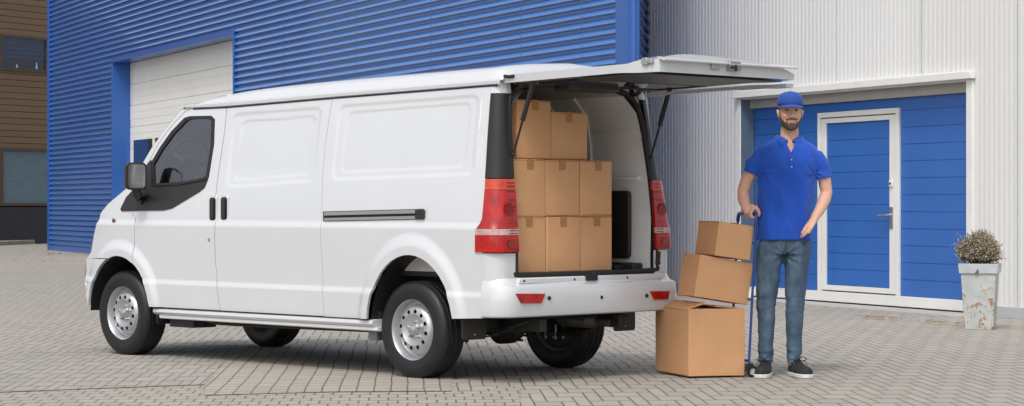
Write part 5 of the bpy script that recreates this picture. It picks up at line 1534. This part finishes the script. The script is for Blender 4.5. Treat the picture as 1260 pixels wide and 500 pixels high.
# jeans
bm = B()
J = [(966, 312, .002, .160, .098), (966, 304, .002, .162, .103), (966, 296, .0, .155, .096), (966, 284, .0, .145, .085)]
rings_z(bm, [(Q(cx, py).x, yc, Q(cx, py).z, rx, ry) for cx, py, yc, rx, ry in J], 44, 2.3)
LEG = {0: [(948.5, 300, .084, .098), (947, 315, .083, .095), (946, 332, .077, .088), (944.5, 350, .070, .080), (943.2, 368, .064, .075), (942.6, 380, .060, .070), (942.8, 395, .055, .070), (942.6, 412, .051, .066), (942, 428, .047, .060), (941.5, 440, .046, .055), (941.5, 446, .046, .056)],
       1: [(982, 300, .083, .098), (980.5, 315, .080, .095), (980, 332, .074, .088), (979, 350, .068, .080), (978.2, 368, .062, .075), (978, 380, .058, .070), (977.8, 395, .053, .070), (977.3, 412, .049, .066), (977, 428, .048, .060), (976.8, 440, .044, .055), (976.8, 447, .045, .056)]}
for k in LEG: tube(bm, [Q(a, b, .004) for a, b, c, d in LEG[k]], [(c, d) for a, b, c, d in LEG[k]], 26, side=(1, 0, 0))
def denim_disp(p, n):
    z = p.z; a = .003 * noise.noise(p * 14)
    kn = Q(0, 374).z; an = Q(0, 438).z
    w1 = noise.noise(Vector((p.x * 7, p.y * 7, z * 34))); w2 = noise.noise(Vector((p.x * 9 + 7, p.y * 9, z * 42)))
    a += .007 * math.exp(-((z - kn) / .07) ** 2) * w1
    a += .012 * math.exp(-((z - an) / .06) ** 2) * w2
    a += .006 * noise.noise(Vector((p.x * 12, p.y * 12, z * 5 + 3)))
    cr_ = Q(964, 313); d = math.hypot(p.x - cr_.x, z - cr_.z)
    if d < .14: a += .007 * (1 - d / .14) * math.sin(math.atan2(z - cr_.z, p.x - cr_.x) * 11 + 2 * noise.noise(p * 8))
    a += .004 * noise.noise(Vector((p.x * 10 + z * 9, p.y * 10, z * 16)))
    return p + n * a
jeans = blob('jeans', bm, M['denim'], man, voxel=.0065, it=5, disp=denim_disp, cut=lambda c: c.z < Q(0, 446.2).z or c.z > Q(0, 285).z)
jeans.modifiers.new('s', 'SOLIDIFY').thickness = .003
bm = B(); tube(bm, [Q(964.5, 292, -.112), Q(964.5, 300, -.114), Q(964, 308, -.103), Q(963.8, 312, -.085)], .0025, 6); obj('fly_seam', bm, mat('seam_thread', (.05, .06, .08), .8), jeans)

# shoes
def shoe(cx, py, yaw):
    base = Vector((Q(cx, 0).x, -.02, 0)); Rz = Matrix.Rotation(R(yaw), 4, 'Z'); Tm = Matrix.Translation(base) @ Rz
    bm = B(); st_ = [(-.205, .010, .030, .022), (-.195, .030, .040, .030), (-.165, .045, .044, .034), (-.12, .048, .047, .040), (-.07, .046, .060, .042), (-.02, .041, .078, .042), (.03, .037, .090, .042), (.06, .034, .088, .042), (.075, .02, .07, .04)]
    P_ = []
    for y, hw, h, _ in st_:
        ring = []
        for k in range(20):
            a = 2 * math.pi * k / 20; c_, s_ = math.cos(a), math.sin(a)
            ring.append(Tm @ Vector((hw * math.copysign(abs(c_) ** .8, c_), y, .026 + (h - .0) * max(0, s_) ** .85 - .006 * (s_ < 0))))
        P_.append([bm.verts.new(p) for p in ring])
    for i in range(len(P_) - 1):
        for k in range(20): bm.faces.new((P_[i][k], P_[i][(k + 1) % 20], P_[i + 1][(k + 1) % 20], P_[i + 1][k]))
    bm.faces.new(P_[0]); bm.faces.new(P_[-1][::-1])
    o = obj('shoe', bm, M['shoe'], man, smooth=60)
    bm = B(); out_ = []
    for y, hw, h, _ in st_: out_.append((hw + .004, y))
    out_ = [(0, -.214)] + out_ + [(0, .085)]
    poly = out_ + [(-a, b) for a, b in out_[1:-1][::-1]]
    prism(bm, poly, .002, .027, lambda u, v, a: Tm @ Vector((u, v, a))); obj('sole', bm, M['sole'], o, bevel=.004)
    for j in range(5):
        y = -.11 + j * .022; z = .026 + interp(y, [s_[0] for s_ in st_], [s_[2] for s_ in st_]) + .002; bm = B()
        tube(bm, [Tm @ Vector((-.022, y, z - .008)), Tm @ Vector((0, y + .004, z)), Tm @ Vector((.022, y, z - .008))], .0028, 6); obj('lace', bm, M['blacktube'], o, smooth=60)
    bm = B()
    for s in (-1, 1):
        tube(bm, catmull([Tm @ Vector((0, -.035, .108)), Tm @ Vector((s * .022, -.055, .125)), Tm @ Vector((s * .042, -.065, .108)), Tm @ Vector((s * .02, -.05, .100)), Tm @ Vector((0, -.04, .105))], 4), .0028, 6)
        tube(bm, catmull([Tm @ Vector((0, -.04, .105)), Tm @ Vector((s * .03, -.06, .095)), Tm @ Vector((s * .045, -.07, .07))], 4), .0025, 6)
    obj('lace_bow', bm, M['blacktube'], o, smooth=60)
shoe(941, 0, -14); shoe(979.5, 0, 14)

# ------------------------------------------------------------------ planter and its shrub
pl = empty('planter', pxw(1206, 0, 19.5) * Vector((1, 1, 0)) if False else (pxw(1206, 0, 19.5).x, 19.5, 0), R(-17.6), label='tall tapered pale zinc planter with rust stains standing by the white wall', cat='planter')
bm = B(); hb, ht_, H = .122, .150, .555; S4 = lambda h: [(-h, -h), (h, -h), (h, h), (-h, h)]
R4 = [[bm.verts.new((x, y, z)) for x, y in S4(h)] for h, z in ((hb, .0), (ht_, H), (ht_ - .012, H), (ht_ - .014, H - .08))]
for i in range(3):
    for k in range(4): bm.faces.new((R4[i][k], R4[i][(k + 1) % 4], R4[i + 1][(k + 1) % 4], R4[i + 1][k]))
bm.faces.new(R4[0][::-1]); bm.faces.new(R4[3]); obj('pot', bm, M['planter'], pl, bevel=.004)
bm = B(); R4 = [[bm.verts.new((x, y, z)) for x, y in S4(h)] for h, z in ((ht_ + .010, H - .075), (ht_ + .018, H + .008), (ht_ - .010, H + .008), (ht_ - .010, H - .02))]
for i in range(3):
    for k in range(4): bm.faces.new((R4[i][k], R4[i][(k + 1) % 4], R4[i + 1][(k + 1) % 4], R4[i + 1][k]))
bm.faces.new((R4[0][0], R4[0][1], R4[0][2], R4[0][3])); obj('rim', bm, mat('zinc_rim', (.46, .50, .51), .45, var=.12, vs_=8), pl, bevel=.003)
sh = empty('dry_shrub', (pl.location.x - .01, pl.location.y, H - .02), 0, label='round dry greyish shrub with pale seed heads growing in the rusty planter', cat='shrub')
rs = random.Random(4)
stems = B(); buds = B(); greens = B()
for i in range(520):
    u = rs.uniform(-.32, 1); th = rs.uniform(0, 6.283); rr_ = math.sqrt(1 - u * u); d = Vector((rr_ * math.cos(th), rr_ * math.sin(th), u)); Rr = .195 * rs.uniform(.72, 1.04)
    c = Vector((0, 0, .12)); e_ = c + d * Rr; e_.z = max(e_.z, .015)
    s0 = Vector((rs.uniform(-.05, .05), rs.uniform(-.05, .05), 0)); m_ = s0.lerp(e_, .5) + Vector((d.x * .03, d.y * .03, .02)) + Vector((rs.gauss(0, .01), rs.gauss(0, .01), 0))
    pts = catmull([s0, m_, e_], 3); tube(stems, pts, [.0022 - .0002 * k for k in range(len(pts))], 4, cap=False)
    for q in range(4):
        p = m_.lerp(e_, rs.uniform(.35, 1)); t_ = p + Vector((rs.gauss(0, .022), rs.gauss(0, .022), rs.gauss(.008, .018))); tube(stems, [p, t_], .0013, 3, cap=False)
        s_ = rs.uniform(.004, .0075); bmesh.ops.create_icosphere(buds, subdivisions=1, radius=s_, matrix=Matrix.Translation(t_))
for i in range(1500):
    a = rs.uniform(0, 6.28); q_ = Vector((rs.gauss(0, 1), rs.gauss(0, 1), rs.gauss(0, 1))).normalized() * rs.uniform(.05, .185); p = Vector((0, 0, .12)) + q_; p.z = max(p.z, .005); s_ = rs.uniform(.006, .014); ax = Vector((rs.gauss(0, 1), rs.gauss(0, 1), rs.gauss(0, 1))).normalized(); b_ = ax.orthogonal().normalized()
    greens.faces.new([greens.verts.new(p + v) for v in (-ax * s_, b_ * s_ * .4, ax * s_, -b_ * s_ * .4)])
for k in range(7):
    p = Vector((-.03 + rs.gauss(0, .012), -.155, -.02 + rs.uniform(-.05, .01))); greens.faces.new([greens.verts.new(p + v) for v in (Vector((-.012, 0, 0)), Vector((0, -.004, .018)), Vector((.012, 0, 0)), Vector((0, -.003, -.02)))])
obj('stems', stems, mat('dry_stems', (.15, .115, .085), .8, var=.3, vs_=30), sh); obj('seed_heads', buds, mat('pale_seed_heads', (.37, .32, .23), .85, var=.35, vs_=40), sh); obj('leaves', greens, mat('green_leaves', (.13, .15, .07), .75, var=.3, vs_=30), sh)

# ------------------------------------------------------------------ SPLIT: separate pieces become parts of their own
def split_pieces(o):
    bm = bmesh.new(); bm.from_mesh(o.data); bm.verts.ensure_lookup_table(); seen = set(); isl = []
    for v in bm.verts:
        if v.index in seen: continue
        st_ = [v]; seen.add(v.index); cur = []
        while st_:
            a = st_.pop(); cur.append(a.index)
            for e in a.link_edges:
                b_ = e.other_vert(a)
                if b_.index not in seen: seen.add(b_.index); st_.append(b_)
        isl.append(set(cur))
    if len(isl) < 2: bm.free(); return
    for ids in isl[1:]:
        b2_ = bm.copy(); b2_.verts.ensure_lookup_table()
        bmesh.ops.delete(b2_, geom=[v for v in b2_.verts if v.index not in ids], context='VERTS')
        c = o.copy(); c.data = o.data.copy(); b2_.to_mesh(c.data); b2_.free(); COL.objects.link(c); c.parent = o.parent
    bmesh.ops.delete(bm, geom=[v for v in bm.verts if v.index not in isl[0]], context='VERTS'); bm.to_mesh(o.data); bm.free()
for o in list(bpy.data.objects):
    if o.type == 'MESH' and o.name.split('.')[0] in ('base_flashing', 'bay_rib', 'door_jamb', 'reflector', 'window_ornaments', 'fasteners', 'sill_bolts', 'u_bolt', 'vent_strip', 'lid_flap', 'crease', 'sheet_laps', 'rib', 'gutter_shadow_line') or (o.name.startswith('window') and o.parent and o.parent.name.startswith('garage')) or (o.name.startswith('bay_wall')):
        split_pieces(o)
for a, b in (('fasteners', 'fastener'), ('window_ornaments', 'window_ornament'), ('sill_bolts', 'sill_bolt'), ('sheet_laps', 'sheet_lap')):
    for o in list(bpy.data.objects):
        if o.name.split('.')[0] == a: o.name = b
bm = B(); tube(bm, [Q(983, 293.5, -.108), Q(986, 296.5, -.106), Q(990.5, 298.5, -.096), Q(995, 297.5, -.075)], .003, 6); obj('pocket_seam', bm, M['denim'], jeans, smooth=60)
